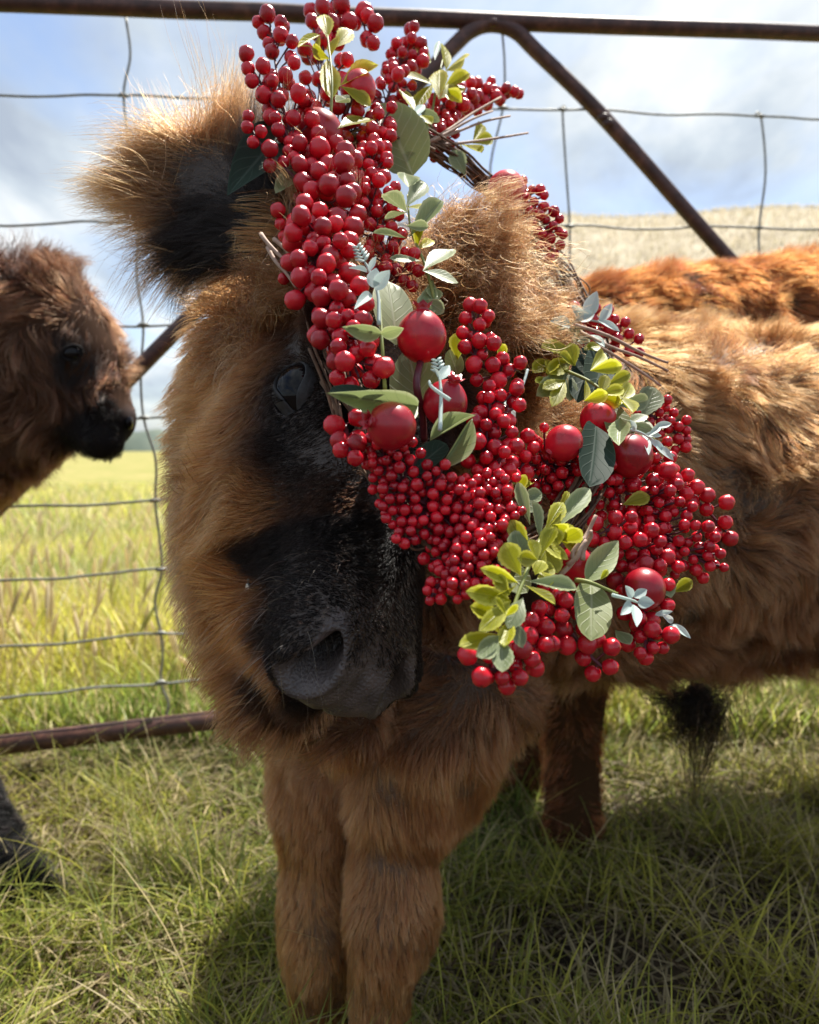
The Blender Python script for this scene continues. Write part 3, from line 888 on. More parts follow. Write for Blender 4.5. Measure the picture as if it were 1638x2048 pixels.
for (px, pyf, dd) in ((1152, 1690, 1.10), (1052, 1600, 1.27)):
    c = W(px, 1300, dd); ft = W(px, pyf, dd)
    leg2([np.array([c[0] + 0.04, c[1] + 0.02, 0.62]), np.array([c[0] + 0.02, c[1] + 0.01, 0.42]), np.array([c[0], c[1], 0.26]), np.array([c[0] - 0.002, c[1], 0.13]), np.array([c[0], c[1] - 0.004, 0.0])], [0.10, 0.078, 0.050, 0.040, 0.046])
for (px, dd) in ((1960, 1.26), (1990, 1.46)):
    c = W(px, 1100, dd)
    leg2([np.array([c[0], c[1], 0.62]), np.array([c[0] + 0.03, c[1], 0.40]), np.array([c[0] + 0.07, c[1], 0.28]), np.array([c[0] + 0.02, c[1], 0.12]), np.array([c[0] + 0.01, c[1], 0.0])], [0.12, 0.08, 0.045, 0.033, 0.038])
pieces.append(tube(spline([W(1060, 850, 1.18), W(930, 830, 1.13), W(840, 840, 1.07)], 8), [(0.12 - 0.03 * t, 0.15 - 0.05 * t) for t in np.linspace(0, 1, 8)], 18))
pieces.append(tube([W(850, 760, 1.07), W(840, 830, 1.05), W(815, 930, 1.02), W(795, 1010, 1.0), W(790, 1050, 0.99)], [0.05, 0.075, 0.06, 0.045, 0.02], 16))
me2 = quad_body('orange_calf_body', pieces, 0.008)
calf2 = empty('calf', (T2[2][0], T2[2][1], 0)); tag(calf2, 'bright orange calf standing behind the wreathed calf, only its back and legs showing', 'calf')
o = bpy.data.objects.new('body', me2); COL.objects.link(o); attach(o, calf2)
S2 = Surf(me2)
def o_len(P, N, g): return (0.018 + 0.016 * sstep(P[:, 2], 0.3, 0.5)) * g.uniform(0.6, 1.2, len(P))
def o_flow(P, N): return np.array([0.6, 0.1, -0.7]) * sstep(P[:, 2], 0.35, 0.5)[:, None] + np.array([0, 0, -0.6]) + vnoise(P, 6, 161) * 0.8
def o_col(P, N, g):
    n = len(P); nz = vnoise(P, 7, 171)[:, 0]
    c = mixc(ORD, OR, np.clip(sstep(P[:, 2], 0.2, 0.8) + 0.18 * nz, 0, 1)); c = mixc(c, ORL, np.clip(nz, 0, 1) * 0.35)
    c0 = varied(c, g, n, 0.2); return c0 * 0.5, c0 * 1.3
fur('coat', S2, calf2, wnear(S2.face) * np.where(S2.C[:, 0] > 0.85, 0.2, 1.0) * np.where(S2.C[:, 2] > 0.72, 2.2, 0.8), 85000, 24, o_len, o_flow, o_col, S=6, clump=0.4, radius=0.00038, seed=15, lift=0.4, droop=0.25, wave=0.5, wfreq=9, jitter=0.2)

# ------------------------------------------------------------------ the calf looking in from the side
pieces = []
DB = 1.13
def Q(px, py, d=0.0): return W(px, py, DB + d)
hp = [Q(28, 560), Q(62, 610), Q(100, 690), Q(140, 760), Q(178, 815), Q(205, 848), Q(228, 868), Q(240, 880)]
pieces.append(tube(hp, [(0.05, 0.05), (0.085, 0.085), (0.088, 0.098), (0.072, 0.090), (0.052, 0.066), (0.050, 0.056), (0.048, 0.048), (0.030, 0.030)], 22, ref=(0.75, 0, 0.65)))
pieces.append(sphere(Q(62, 825, 0.01), (0.075, 0.065, 0.090)))                       # jaw
pieces.append(sphere(Q(205, 880, -0.02), (0.034, 0.034, 0.030)))                    # lips
pieces.append(tube(spline([Q(60, 680, 0.03), Q(-80, 830, 0.06), Q(-300, 960, 0.10)], 9), [(0.085 + 0.055 * t, 0.11 + 0.08 * t) for t in np.linspace(0, 1, 9)], 22))
pieces.append(tube([Q(-260, 960, 0.09), Q(-420, 950, 0.12), Q(-700, 930, 0.16), Q(-1000, 920, 0.20), Q(-1180, 920, 0.22)], [(0.08, 0.12), (0.17, 0.22), (0.18, 0.235), (0.165, 0.23), (0.06, 0.1)], 26))
fl = [Q(-270, 1130, 0.02), Q(-190, 1370, -0.04), Q(-70, 1600, -0.09)]
ft = W(92, 1850, 0.955)
leg2([fl[0], fl[1], fl[2], W(25, 1745, 0.985), np.array([ft[0], ft[1], 0.0])], [0.11, 0.075, 0.046, 0.036, 0.040])
for (px, dd) in ((-420, 0.14), (-1000, 0.05), (-1050, 0.30)):
    c = Q(px, 1100, dd)
    leg2([np.array([c[0], c[1], 0.55]), np.array([c[0] + 0.02, c[1], 0.33]), np.array([c[0], c[1], 0.16]), np.array([c[0], c[1], 0.0])], [0.11, 0.06, 0.036, 0.038])
ear3b = Q(5, 560, -0.05); ear3a = unit(camvec(np.array([-0.85, -0.15, 0.35])))
pieces.append(ear(ear3b, ear3a, unit(camvec(np.array([0.3, -0.2, 0.9]))), 0.12))
me3 = quad_body('brown_calf_body', pieces, 0.007)
c3 = np.empty(len(me3.vertices) * 3); me3.vertices.foreach_get('co', c3); c3 = c3.reshape(-1, 3)
S3 = None
calf3 = empty('calf', (Q(-700, 930, 0.16)[0], Q(-700, 930, 0.16)[1], 0)); tag(calf3, 'dark brown curly calf beside the gate, head in profile, looking towards the wreathed calf', 'calf')
o = bpy.data.objects.new('body', me3); COL.objects.link(o); attach(o, calf3)
S3 = Surf(me3)
NZ3 = Q(236, 872); EY3 = Q(146, 706, -0.078)
def dist(P, c): return np.linalg.norm(P - c, axis=1)
m_skin_dark = mat_noise('dark_lid', (0.006, 0.005, 0.005), (0.018, 0.015, 0.015), 200, 0.85, spec=0.15)
V, F = sphere(EY3, (0.0135, 0.008, 0.010), 16, 10); mesh_obj('eye', V, F, m_eye, calf3)
V, F = tube([EY3 + np.array([0.0145 * math.cos(t), -0.003 - 0.002 * math.sin(t), 0.0095 * math.sin(t) + 0.003 * math.cos(t)]) for t in np.linspace(0, 6.3, 20)], 0.0026, 8); mesh_obj('eyelid', V, F, m_skin_dark, calf3)
V, F = sphere(Q(258, 845, -0.018), (0.006, 0.008, 0.010)); mesh_obj('nostril', V, F, m_eye, calf3)
BR3 = np.array((0.125, 0.064, 0.038)); BR3L = np.array((0.22, 0.120, 0.072)); BR3D = np.array((0.060, 0.028, 0.017))
def t_len(P, N, g):
    L = 0.042 - 0.028 * (1 - sstep(dist(P, NZ3), 0.04, 0.11)) - 0.024 * (1 - sstep(dist(P, EY3), 0.02, 0.06))
    return L * g.uniform(0.5, 1.2, len(P)) * (1 - 0.75 * (P[:, 2] < 0.34))
def t_flow(P, N): return np.array([-0.35, -0.1, -0.8]) + vnoise(P, 7, 261) * 0.8
def t_col(P, N, g):
    n = len(P); nz = vnoise(P, 8, 271)[:, 0]
    c = mixc(BR3D, BR3L, np.clip(0.5 + 0.5 * nz, 0, 1)); c = mixc(c, BR3, 0.4 * np.ones(n))
    dk = np.maximum(1 - sstep(dist(P, Q(205, 880, -0.02)), 0.055, 0.085), 1 - sstep(dist(P, EY3), 0.03, 0.06))
    dk = np.maximum(dk, 1 - sstep(P[:, 2], 0.30, 0.38))
    c = mixc(c, BLACK, dk); c0 = varied(c, g, n, 0.25)
    return c0 * 0.5, c0 * 1.35
w3 = wnear(S3.face) * np.where(S3.C[:, 0] < -0.85, 0.15, 1.0) * (dist(S3.C, NZ3 + np.array([0.01, 0, 0.012])) > 0.030) * (dist(S3.C, EY3) > 0.014)
fur('coat', S3, calf3, w3, 60000, 30, t_len, t_flow, t_col, S=7, clump=0.7, radius=0.00038, seed=25, lift=0.35, droop=0.25, wave=0.6, wfreq=10, jitter=0.2, curl=0.25, cfreq=1.3)
w3p = (dist(S3.C, Q(40, 550)) < 0.075).astype(float)
def t2_len(P, N, g): return 0.055 * g.uniform(0.4, 1.3, len(P))
fur('forelock', S3, calf3, w3p, 2200, 18, t2_len, lambda P, N: np.array([0.3, 0, 0.8]) + vnoise(P, 9, 281) * 0.7, t_col, S=8, clump=0.7, radius=0.00035, seed=26, lift=0.6, droop=0.1, wave=0.5, wfreq=12, jitter=0.3, curl=0.6, cfreq=1.3)
pd = np.tile(np.array((0.05, 0.025, 0.014)), (len(c3), 1)); k3 = 1 - sstep(dist(c3, NZ3 + np.array([0.005, 0, 0.01])), 0.030, 0.045)
pd = pd * sstep(c3[:, 2], 0.28, 0.38)[:, None] + 0.006
pd = pd * (1 - k3[:, None]) + np.array((0.10, 0.075, 0.07)) * k3[:, None]
k4 = 1 - sstep(dist(c3, Q(200, 890, -0.03)), 0.045, 0.075)
pd = pd * (1 - k4[:, None]) + np.array((0.012, 0.010, 0.010)) * k4[:, None]
at = me3.attributes['col']; cc = np.ones((len(c3), 4), np.float32); cc[:, :3] = pd; at.data.foreach_set('color', cc.ravel())

# ------------------------------------------------------------------ the berry wreath
def WP(px, py, off=0.03):
    """place on the wreath: its disc lies on the calf's brow, tipped back with the forehead"""
    r_ = unit(W(px, py, 1.0) - np.array([0, 0, CAM_Z]))
    c0 = np.array([0, 0, CAM_Z])
    t = np.dot(WO + WF * off - c0, WF) / np.dot(r_, WF)
    return c0 + r_ * t
def PXM(p): return float(np.dot(p - np.array([0, 0, CAM_Z]), camvec(np.array([0, 0, -1.0])))) / FPX      # metres per photo pixel there
CAMD = camvec(np.array([0, 0, 1.0])); CAMX = np.array([1.0, 0, 0]); CAMY = camvec(np.array([0, 1.0, 0]))
def glossy(name, c1, c2, scale, rough, coat, sss=0.0):
    m, n, l, b = nodes_of(name)
    x = noise(n, l, scale, 4)
    oi = n.new('ShaderNodeObjectInfo')
    r = ramp(n, l, x.outputs['Fac'], [(0.32, c1), (0.68, c2)])
    hv_ = n.new('ShaderNodeHueSaturation')
    mr = n.new('ShaderNodeMapRange'); mr.inputs[3].default_value = 0.62; mr.inputs[4].default_value = 1.25
    l.new(oi.outputs['Random'], mr.inputs[0]); l.new(mr.outputs[0], hv_.inputs['Value'])
    l.new(r.outputs[0], hv_.inputs['Color']); at_ = n.new('ShaderNodeAttribute'); at_.attribute_name = 'tip'
    mt_ = n.new('ShaderNodeMix'); mt_.data_type = 'RGBA'; mt_.inputs['B'].default_value = (0.03, 0.006, 0.006, 1)
    l.new(at_.outputs['Fac'], mt_.inputs['Factor']); l.new(hv_.outputs[0], mt_.inputs['A']); l.new(mt_.outputs['Result'], b.inputs['Base Color'])
    r2 = ramp(n, l, x.outputs['Fac'], [(0.3, (rough * 0.75,) * 3), (0.7, (rough * 1.4,) * 3)])
    l.new(r2.outputs[0], b.inputs['Roughness'])
    b.inputs['Coat Weight'].default_value = coat; b.inputs['Coat Roughness'].default_value = 0.12
    bump(n, l, x.outputs['Fac'], 0.25, 0.0006, b)
    return m
m_berry = glossy('lacquered_red_berry', (0.34, 0.004, 0.014), (0.76, 0.013, 0.030), 75, 0.20, 0.18)
m_pome = glossy('red_pomegranate_skin', (0.40, 0.005, 0.017), (0.66, 0.011, 0.030), 60, 0.32, 0.15)
m_stem = mat_noise('dark_red_stem', (0.050, 0.006, 0.014), (0.11, 0.014, 0.026), 200, 0.5, 0.4, 0.0004)
m_twig = mat_noise('vine_twig', (0.055, 0.028, 0.016), (0.20, 0.115, 0.065), 120, 0.8, 0.6, 0.0006)
m_stick = mat_noise('pale_dry_stick', (0.28, 0.17, 0.12), (0.46, 0.32, 0.24), 150, 0.7, 0.4, 0.0004)
m_green_stem = mat_noise('green_stem', (0.13, 0.16, 0.03), (0.26, 0.28, 0.06), 150, 0.5, 0.2, 0.0003)
def leaf_mat(name, mid, edge, vein, trans, rough=0.42, edge_at=(0.72, 0.93)):
    """leaf in its own x (across) / y (along) frame, veins and paler rim from position"""
    m, n, l, b = nodes_of(name)
    uv = n.new('ShaderNodeAttribute'); uv.attribute_name = 'luv'        # u across -1..1, v along 0..1, rim 0..1
    sp = n.new('ShaderNodeSeparateXYZ'); l.new(uv.outputs['Vector'], sp.inputs[0])
    rm = ramp(n, l, sp.outputs['Z'], [(edge_at[0], mid), (edge_at[1], edge)])
    ab = n.new('ShaderNodeMath'); ab.operation = 'ABSOLUTE'; l.new(sp.outputs['X'], ab.inputs[0])
    # side veins run obliquely from the midrib
    m1 = n.new('ShaderNodeMath'); m1.operation = 'MULTIPLY_ADD'; m1.inputs[1].default_value = -0.30
    l.new(ab.outputs[0], m1.inputs[0]); l.new(sp.outputs['Y'], m1.inputs[2])
    m2 = n.new('ShaderNodeMath'); m2.operation = 'MULTIPLY'; m2.inputs[1].default_value = 44.0; l.new(m1.outputs[0], m2.inputs[0])
    m3 = n.new('ShaderNodeMath'); m3.operation = 'SINE'; l.new(m2.outputs[0], m3.inputs[0])
    v1 = ramp(n, l, m3.outputs[0], [(0.86, (0, 0, 0)), (1.0, (0.55, 0.55, 0.55))])
    v2 = ramp(n, l, ab.outputs[0], [(0.02, (1, 1, 1)), (0.09, (0, 0, 0))])
    mxv = n.new('ShaderNodeMath'); mxv.operation = 'MAXIMUM'; l.new(v1.outputs[0], mxv.inputs[0]); l.new(v2.outputs[0], mxv.inputs[1])
    x = noise(n, l, 90, 6)
    mm = n.new('ShaderNodeMix'); mm.data_type = 'RGBA'; mm.inputs['B'].default_value = (*vein, 1)
    ms = n.new('ShaderNodeMath'); ms.operation = 'MULTIPLY'; ms.inputs[1].default_value = 0.7; l.new(mxv.outputs[0], ms.inputs[0])
    l.new(ms.outputs[0], mm.inputs['Factor']); l.new(rm.outputs[0], mm.inputs['A'])
    hv_ = n.new('ShaderNodeHueSaturation'); oi = n.new('ShaderNodeObjectInfo')
    ad = n.new('ShaderNodeMath'); ad.operation = 'ADD'; l.new(oi.outputs['Random'], ad.inputs[0]); l.new(x.outputs['Fac'], ad.inputs[1])
    mr = n.new('ShaderNodeMapRange'); mr.inputs[1].default_value = 0.2; mr.inputs[2].default_value = 1.8; mr.inputs[3].default_value = 0.65; mr.inputs[4].default_value = 1.3
    l.new(ad.outputs[0], mr.inputs[0]); l.new(mr.outputs[0], hv_.inputs['Value']); l.new(mm.outputs['Result'], hv_.inputs['Color'])
    l.new(hv_.outputs[0], b.inputs['Base Color'])
    b.inputs['Roughness'].default_value = rough
    bump(n, l, mxv.outputs[0], 0.5, 0.0005, b)
    tr = n.new('ShaderNodeBsdfTranslucent'); l.new(hv_.outputs[0], tr.inputs['Color'])
    mix = n.new('ShaderNodeMixShader'); mix.inputs[0].default_value = trans
    l.new(b.outputs[0], mix.inputs[1]); l.new(tr.outputs[0], mix.inputs[2]); l.new(mix.outputs[0], n['Material Output'].inputs['Surface'])
    return m
def leaf_mat_dull(*a):
    m = leaf_mat(*a); m.node_tree.nodes['Principled BSDF'].inputs['Specular IOR Level'].default_value = 0.16
    return m
LM = {
    'box': leaf_mat('boxwood_leaf', (0.38, 0.385, 0.008), (0.66, 0.65, 0.09), (0.27, 0.29, 0.008), 0.5, 0.42, (0.62, 0.82)),
    'sage': leaf_mat('sage_leaf', (0.20, 0.25, 0.11), (0.40, 0.45, 0.24), (0.30, 0.35, 0.19), 0.36),
    'euc': leaf_mat('eucalyptus_leaf', (0.21, 0.25, 0.09), (0.28, 0.32, 0.13), (0.38, 0.41, 0.24), 0.40, 0.5, (0.9, 1.0)),
    'dark': leaf_mat_dull('dark_green_leaf', (0.022, 0.042, 0.028), (0.04, 0.07, 0.048), (0.07, 0.10, 0.075), 0.10, 0.62, (0.9, 1.0)),
    'light': leaf_mat('light_underside_leaf', (0.26, 0.32, 0.12), (0.42, 0.47, 0.24), (0.18, 0.23, 0.09), 0.40),
    'white': leaf_mat('frosted_white_leaf', (0.50, 0.62, 0.58), (0.62, 0.74, 0.70), (0.62, 0.72, 0.68), 0.30, 0.5),
}
def leaf_mesh(kind, fold, bend, seed):
    """unit leaf: length 1 along y, half width 0.5 along x, face +z"""
    g = np.random.default_rng(seed)
    nu, nv = 9, 15
    V = []; UV = []
    for j in range(nv):
        v = j / (nv - 1)
        if kind == 'round': w = math.sqrt(max(0, 1 - (2 * v - 1) ** 2)) ** 0.92 * (1 - 0.08 * v)
        elif kind == 'obov': w = math.sin(math.pi * v ** 1.30) ** 0.75 * (0.55 + 0.45 * v) * 1.05 if 0 < v < 1 else 0
        else: w = math.sin(math.pi * v ** 0.80) ** 0.9 if 0 < v < 1 else 0
        w = max(w, 0.03 if j == 0 else 0.0)
        ser = 1 + (0.05 * (1 if j % 2 else -1) if kind == 'obov' and 1 < j < nv - 1 else 0) + g.normal() * 0.012
        for i in range(nu):
            u = 2 * i / (nu - 1) - 1
            x = u * 0.5 * w * (ser if abs(u) > 0.9 else 1)
            z = fold * abs(u) ** 1.3 * w * 0.5 + bend * (v - v * v * 0.2 - 0.0) * v - 0.06 * math.sin(3 * v + seed) * u * w
            V.append((x, v + 0.012 * math.sin(9 * u + seed) * (v > .5), z)); UV.append((u, v, max(abs(u), (v - 0.5) * 2 if v > .5 else 0, 0)))
    F = [(j * nu + i, j * nu + i + 1, (j + 1) * nu + i + 1, (j + 1) * nu + i) for j in range(nv - 1) for i in range(nu - 1)]
    return V, F, UV
_leafm = {}
OBST = []
def get_leaf(kind, mk, variant):
    key = (kind, mk, variant)
    if key not in _leafm:
        fold, bend = ((0.28, -0.18), (0.5, 0.12), (0.12, -0.35), (0.85, -0.1))[variant]
        V, F, UV = leaf_mesh(kind, fold, bend, 11 + variant)
        me = bpy.data.meshes.new('leaf_' + kind)
        me.from_pydata(V, [], F); me.polygons.foreach_set('use_smooth', [True] * len(me.polygons))
        a = me.attributes.new('luv', 'FLOAT_VECTOR', 'POINT'); a.data.foreach_set('vector', np.array(UV, np.float32).ravel())
        me.materials.append(LM[mk]); me.update()
        _leafm[key] = me
    return _leafm[key]
def leaf(parent, b0, t0, wpx, kind, mk, variant=0, roll=0.0, name='leaf'):
    """a leaf from its base to its tip, turned towards the viewer's side of the wreath"""
    b0 = np.asarray(b0); ax = t0 - b0; ln = np.linalg.norm(ax); ax = ax / ln
    z = CAMD * 0.75 + WF * 0.35 + np.array([0, 0, 0.15]); z = unit(z - ax * np.dot(z, ax)); x = np.cross(ax, z)
    c, s = math.cos(roll), math.sin(roll); x, z = x * c + z * s, z * c - x * s
    wm = wpx * PXM(b0) * (1.22 if kind == 'obov' else 1.0)
    o = bpy.data.objects.new(name, get_leaf(kind, mk, variant)); COL.objects.link(o)
    M = Matrix(((x[0] * wm, ax[0] * ln, z[0] * ln * 0.6, b0[0]), (x[1] * wm, ax[1] * ln, z[1] * ln * 0.6, b0[1]), (x[2] * wm, ax[2] * ln, z[2] * ln * 0.6, b0[2]), (0, 0, 0, 1)))
    o.parent = parent
    if parent.type == 'EMPTY': o.matrix_parent_inverse = Matrix.Translation(-Vector(parent.location))
    o.matrix_basis = M
    for v_ in (0.1, 0.25, 0.4, 0.55, 0.7, 0.85):
        for u_ in (-0.34, -0.17, 0, 0.17, 0.34):
            OBST.append((b0 + ax * ln * v_ + x * wm * u_, 0.0024))
    return o
ring_px = [(640, 330, .0), (596, 470, .0), (618, 610, .004), (682, 775, .008), (760, 950, .010), (870, 1085, .012), (985, 1130, .015), (1100, 1075, .02), (1185, 940, .02), (1205, 780, .0), (1165, 630, -.01), (1075, 480, -.03), (960, 360, -.03), (860, 290, -.01), (745, 270, 0)]
ring = np.array([WP(*p) for p in ring_px])
wreath = empty('berry_wreath', ring.mean(0))
tag(wreath, 'wreath of red berries, small pomegranates and green leaves on the calf’s brow'.replace('’s', ''), 'wreath')
g = np.random.default_rng(5)
loop = spline(np.vstack([ring, ring[:2]]), 140)[:131]
mb = MB()
for k in range(34):
    s0 = g.integers(0, 130); ln = g.integers(40, 120)
    idx = (s0 + np.arange(ln)) % 130
    ph = g.uniform(0, 6.28); tw = g.uniform(0.03, 0.09); rr = g.uniform(0.003, 0.0135)
    off = np.array([WF * math.cos(ph + tw * i) * rr * 0.8 + unit(loop[i] - ring.mean(0)) * math.sin(ph + tw * i) * rr for i in idx])
    P = loop[idx] + off + vnoise(loop[idx] + k, 16, 401) * 0.0022
    V, F = tube(P, list(np.linspace(g.uniform(0.0009, 0.0021), 0.0006, ln)), 6)
    mb.add(V, F)
mb.build('twig_ring', m_twig, wreath)
for k in range(26):                                              # stray curling tendrils along the ring
    i = g.integers(0, 130); out = unit(loop[i] - ring.mean(0)) * (1 if g.random() < 0.75 else -1)
    tn = unit(loop[(i + 3) % 130] - loop[i])
    P = spline([loop[i] + out * 0.006, loop[i] + out * g.uniform(0.010, 0.018) + tn * 0.012 + WF * 0.008, loop[i] + out * g.uniform(0.004, 0.016) + tn * 0.030 + WF * g.uniform(-0.002, 0.014), loop[i] + out * 0.003 + tn * 0.042], 14)
    V, F = tube(P, 0.0007, 5); mesh_obj('tendril', V, F, m_twig, wreath)

# berries: every spray is a branching stem that carries its berries
BV, BF = sphere((0, 0, 0), 1.0, 16, 10)
BV = [np.array(v) * (1 + 0.05 * math.sin(3 * v[0] + 5 * v[2]) * math.cos(4 * v[1])) * (1, 1, 1 + (0.10 if v[2] > 0.97 else 0)) for v in BV]
bme = bpy.data.meshes.new('berry'); bme.from_pydata([tuple(v) for v in BV], [], BF); bme.polygons.foreach_set('use_smooth', [True] * len(bme.polygons)); bme.materials.append(m_berry); bme.update()
TIP = [1.0 if v[2] > 1.02 else 0.0 for v in BV]
bme.attributes.new('tip', 'FLOAT', 'POINT').data.foreach_set('value', TIP)
placed_p = np.zeros((0, 3)); placed_r = np.zeros(0)
all_berries = []                                                 # spray object, centre, radius, direction
def spray(pts, rpx, spread, n, off=(0.02, 0.045), seed=0, flat=0.55, explicit=None):
    global placed_p, placed_r
    g = np.random.default_rng(900 + seed)
    P3 = np.array([WP(x, y, lerp(off[0], off[1], i / max(1, len(pts) - 1))) for i, (x, y) in enumerate(pts)])
    path = spline(P3, 40) if len(P3) > 1 else P3
    mb = MB()
    mpx = PXM(path.mean(0))
    V, F = tube(path, list(np.linspace(0.0016, 0.0008, len(path))), 6); mb.add(V, F)
    out = []; tries = 0
    while len(out) < n and tries < n * 40:
        tries += 1
        i = g.integers(0, len(path)); c = path[i]
        t = i / (len(path) - 1); sp_ = spread * mpx * (1 - 0.45 * t ** 3)
        th = g.uniform(0, 6.283); q = math.sqrt(g.random()) * sp_
        p = c + CAMX * math.cos(th) * q + CAMY * math.sin(th) * q + WF * g.uniform(-0.35, 1.0) * sp_ * flat
        r_ = rpx * PXM(p) * g.uniform(0.78, 1.10)
        if len(placed_p) and np.any(np.linalg.norm(placed_p - p, axis=1) < (placed_r + r_) * 0.93): continue
        out.append((p, r_, c)); placed_p = np.vstack([placed_p, p]); placed_r = np.append(placed_r, r_)
    for (p, r_, c) in out:
        j = max(0, int(np.argmin(((path - p) ** 2).sum(1))) - 3); a = path[j]
        V, F = tube([a, (a + p) / 2 - (p - c) * 0.08, p - unit(p - a) * r_ * 0.8], [0.0007, 0.0006, 0.0009], 5, cap=False); mb.add(V, F)
    o = mb.build('berry_spray', m_stem, wreath)
    for (p, r_, c) in out: all_berries.append((o, p, r_, unit(p - c + 1e-6)))
    return o
# pomegranates first, so that berries make room for them
def pome(px, py, rpx, off, crown, stem=None, blush=0):
    global placed_p, placed_r
    c = WP(px, py, off); r_ = rpx * PXM(c)
    cx, cy, cz = crown
    ax = unit(CAMX * cx + CAMY * cy + CAMD * cz); u = unit(np.cross(ax, (0.3, 0.5, 0.8))); v = np.cross(ax, u)
    A = np.stack([u, v, ax])
    V, F = sphere(c, r_, 28, 18, A)
    V = [np.array(p) + ax * r_ * 0.10 * max(0, np.dot(p - c, ax) / r_) ** 6 - ax * r_ * 0.06 * (max(0, -np.dot(p - c, ax)) / r_) ** 4 for p in V]
    o = mesh_obj('pomegranate', V, F, m_pome, wreath)
    # crown: a ring of six pointed lobes
    mb = MB(); K = 24
    rows = []
    for (rr, hh) in ((0.30, 0.97), (0.24, 1.10), (0.27, 1.20), (0.34, 1.30)):
        row = []
        for k in range(K):
            t = 2 * math.pi * k / K; lob = 0.5 + 0.5 * math.cos(6 * t)
            h2 = hh + (0.14 * lob if hh > 1.25 else 0.0) - (0.06 if hh > 1.25 else 0)
            row.append(c + ax * r_ * h2 + (u * math.cos(t) + v * math.sin(t)) * r_ * (rr + (0.10 * lob if hh > 1.25 else 0)))
        rows.append(row)
    rows.append([p + ax * -r_ * 0.22 - (p - c - ax * np.dot(p - c, ax)) * 0.45 for p in rows[-1]])
    V = [p for r2 in rows for p in r2]; F = [(i * K + k, i * K + (k + 1) % K, (i + 1) * K + (k + 1) % K, (i + 1) * K + k) for i in range(len(rows) - 1) for k in range(K)]
    mesh_obj('calyx', V, F, m_pome).parent = o
    if stem:
        s = [c - ax * r_ * 0.9] + [WP(x, y, of) for x, y, of in stem]
        V, F = tube(spline(s, 18), 0.0021, 8); mesh_obj('stem', V, F, m_stem).parent = o
    placed_p = np.vstack([placed_p, c]); placed_r = np.append(placed_r, r_)
    return o
pome(716, 178, 36, 0.020, (0.2, 0.5, -0.6), [(690, 230, 0.01)])
pome(640, 268, 46, 0.010, (-0.2, 0.3, 0.4))
pome(843, 673, 50, 0.050, (0.03, 0.97, 0.12), [(833, 770, 0.05), (845, 830, 0.03), (848, 880, 0.015)])
pome(783, 852, 49, 0.056, (-0.75, 0.10, 0.62))
pome(890, 806, 45, 0.044, (0.30, 0.75, 0.45))
pome(1013, 378, 36, 0.024, (0.85, -0.45, 0.1))
pome(1128, 886, 37, 0.040, (-0.3, -0.2, 0.1))
pome(1196, 838, 36, 0.028, (0.5, 0.6, -0.3))
pome(1260, 912, 45, 0.040, (0.3, -0.3, -0.5))
pome(1288, 1177, 42, 0.036, (-0.15, 0.6, -0.6))
pome(1152, 1128, 34, 0.034, (0.2, -0.9, 0.2))
# leaf sprigs: a green stem that carries its leaves
def sprig(stem, leaves, mat=None, r0=0.0013, kind='obov', mk='box', name='leaf_sprig'):
    S3_ = spline([WP(*p) for p in stem], 24)
    V, F = tube(S3_, list(np.linspace(r0, r0 * 0.55, 24)), 6)
    o = mesh_obj(name, V, F, mat or m_green_stem, wreath)
    g = np.random.default_rng(int(stem[0][0] * 7 + stem[0][1]))
    for L in leaves:
        (bx, by), (tx, ty), w = L[:3]
        of = L[3] if len(L) > 3 else stem[0][2] + 0.004
        k2, m2 = L[4] if len(L) > 4 else (kind, mk)
        var = L[5] if len(L) > 5 else int(g.integers(0, 3))
        roll = L[6] if len(L) > 6 else g.normal() * 0.35
        leaf(o, WP(bx, by, of), WP(tx, ty, of + g.normal() * 0.004 + 0.006), w, k2, m2, var, roll)
        if k2 == 'obov' and g.random() < 0.55:                    # leaves sit in pairs
            an = g.choice([-1, 1]) * g.uniform(0.7, 1.2); dx_, dy_ = (tx - bx) * 0.85, (ty - by) * 0.85
            tx2, ty2 = bx + dx_ * math.cos(an) - dy_ * math.sin(an), by + dx_ * math.sin(an) + dy_ * math.cos(an)
            leaf(o, WP(bx, by, of), WP(tx2, ty2, of + g.normal() * 0.006 + 0.002), w * 0.9, 'obov', 'box' if g.random() < 0.7 else m2, int(g.integers(0, 3)), roll + g.normal() * 0.5)
    return o
SG = ('obov', 'sage'); ER = ('round', 'euc'); DK = ('round', 'dark'); LT = ('ovate', 'light'); EU = ('ovate', 'euc')
sprig([(660, 250, .02), (664, 160, .03), (655, 70, .03)], [((655, 78), (648, 18), 33), ((668, 97), (706, 48), 32), ((660, 118), (668, 66), 29), ((655, 118), (664, 185), 38), ((680, 172), (756, 136), 42), ((675, 258), (747, 214), 44), ((628, 95), (582, 82), 14), ((640, 70), (600, 84), 16), ((700, 205), (670, 210), 24, .03, SG)])
sprig([(860, 260, -.01), (870, 190, 0), (885, 120, 0)], [((878, 198), (875, 124), 36, .005), ((892, 142), (890, 86), 30, .003), ((866, 168), (816, 148), 32, .004), ((886, 178), (938, 150), 28, .004), ((832, 232), (806, 164), 28, .004), ((862, 124), (832, 78), 46, -.015), ((945, 287), (988, 273), 26, -.02), ((922, 288), (962, 310), 34, -.02), ((840, 230), (850, 260), 24, .0, SG), ((830, 215), (880, 240), 20, .0, SG)])
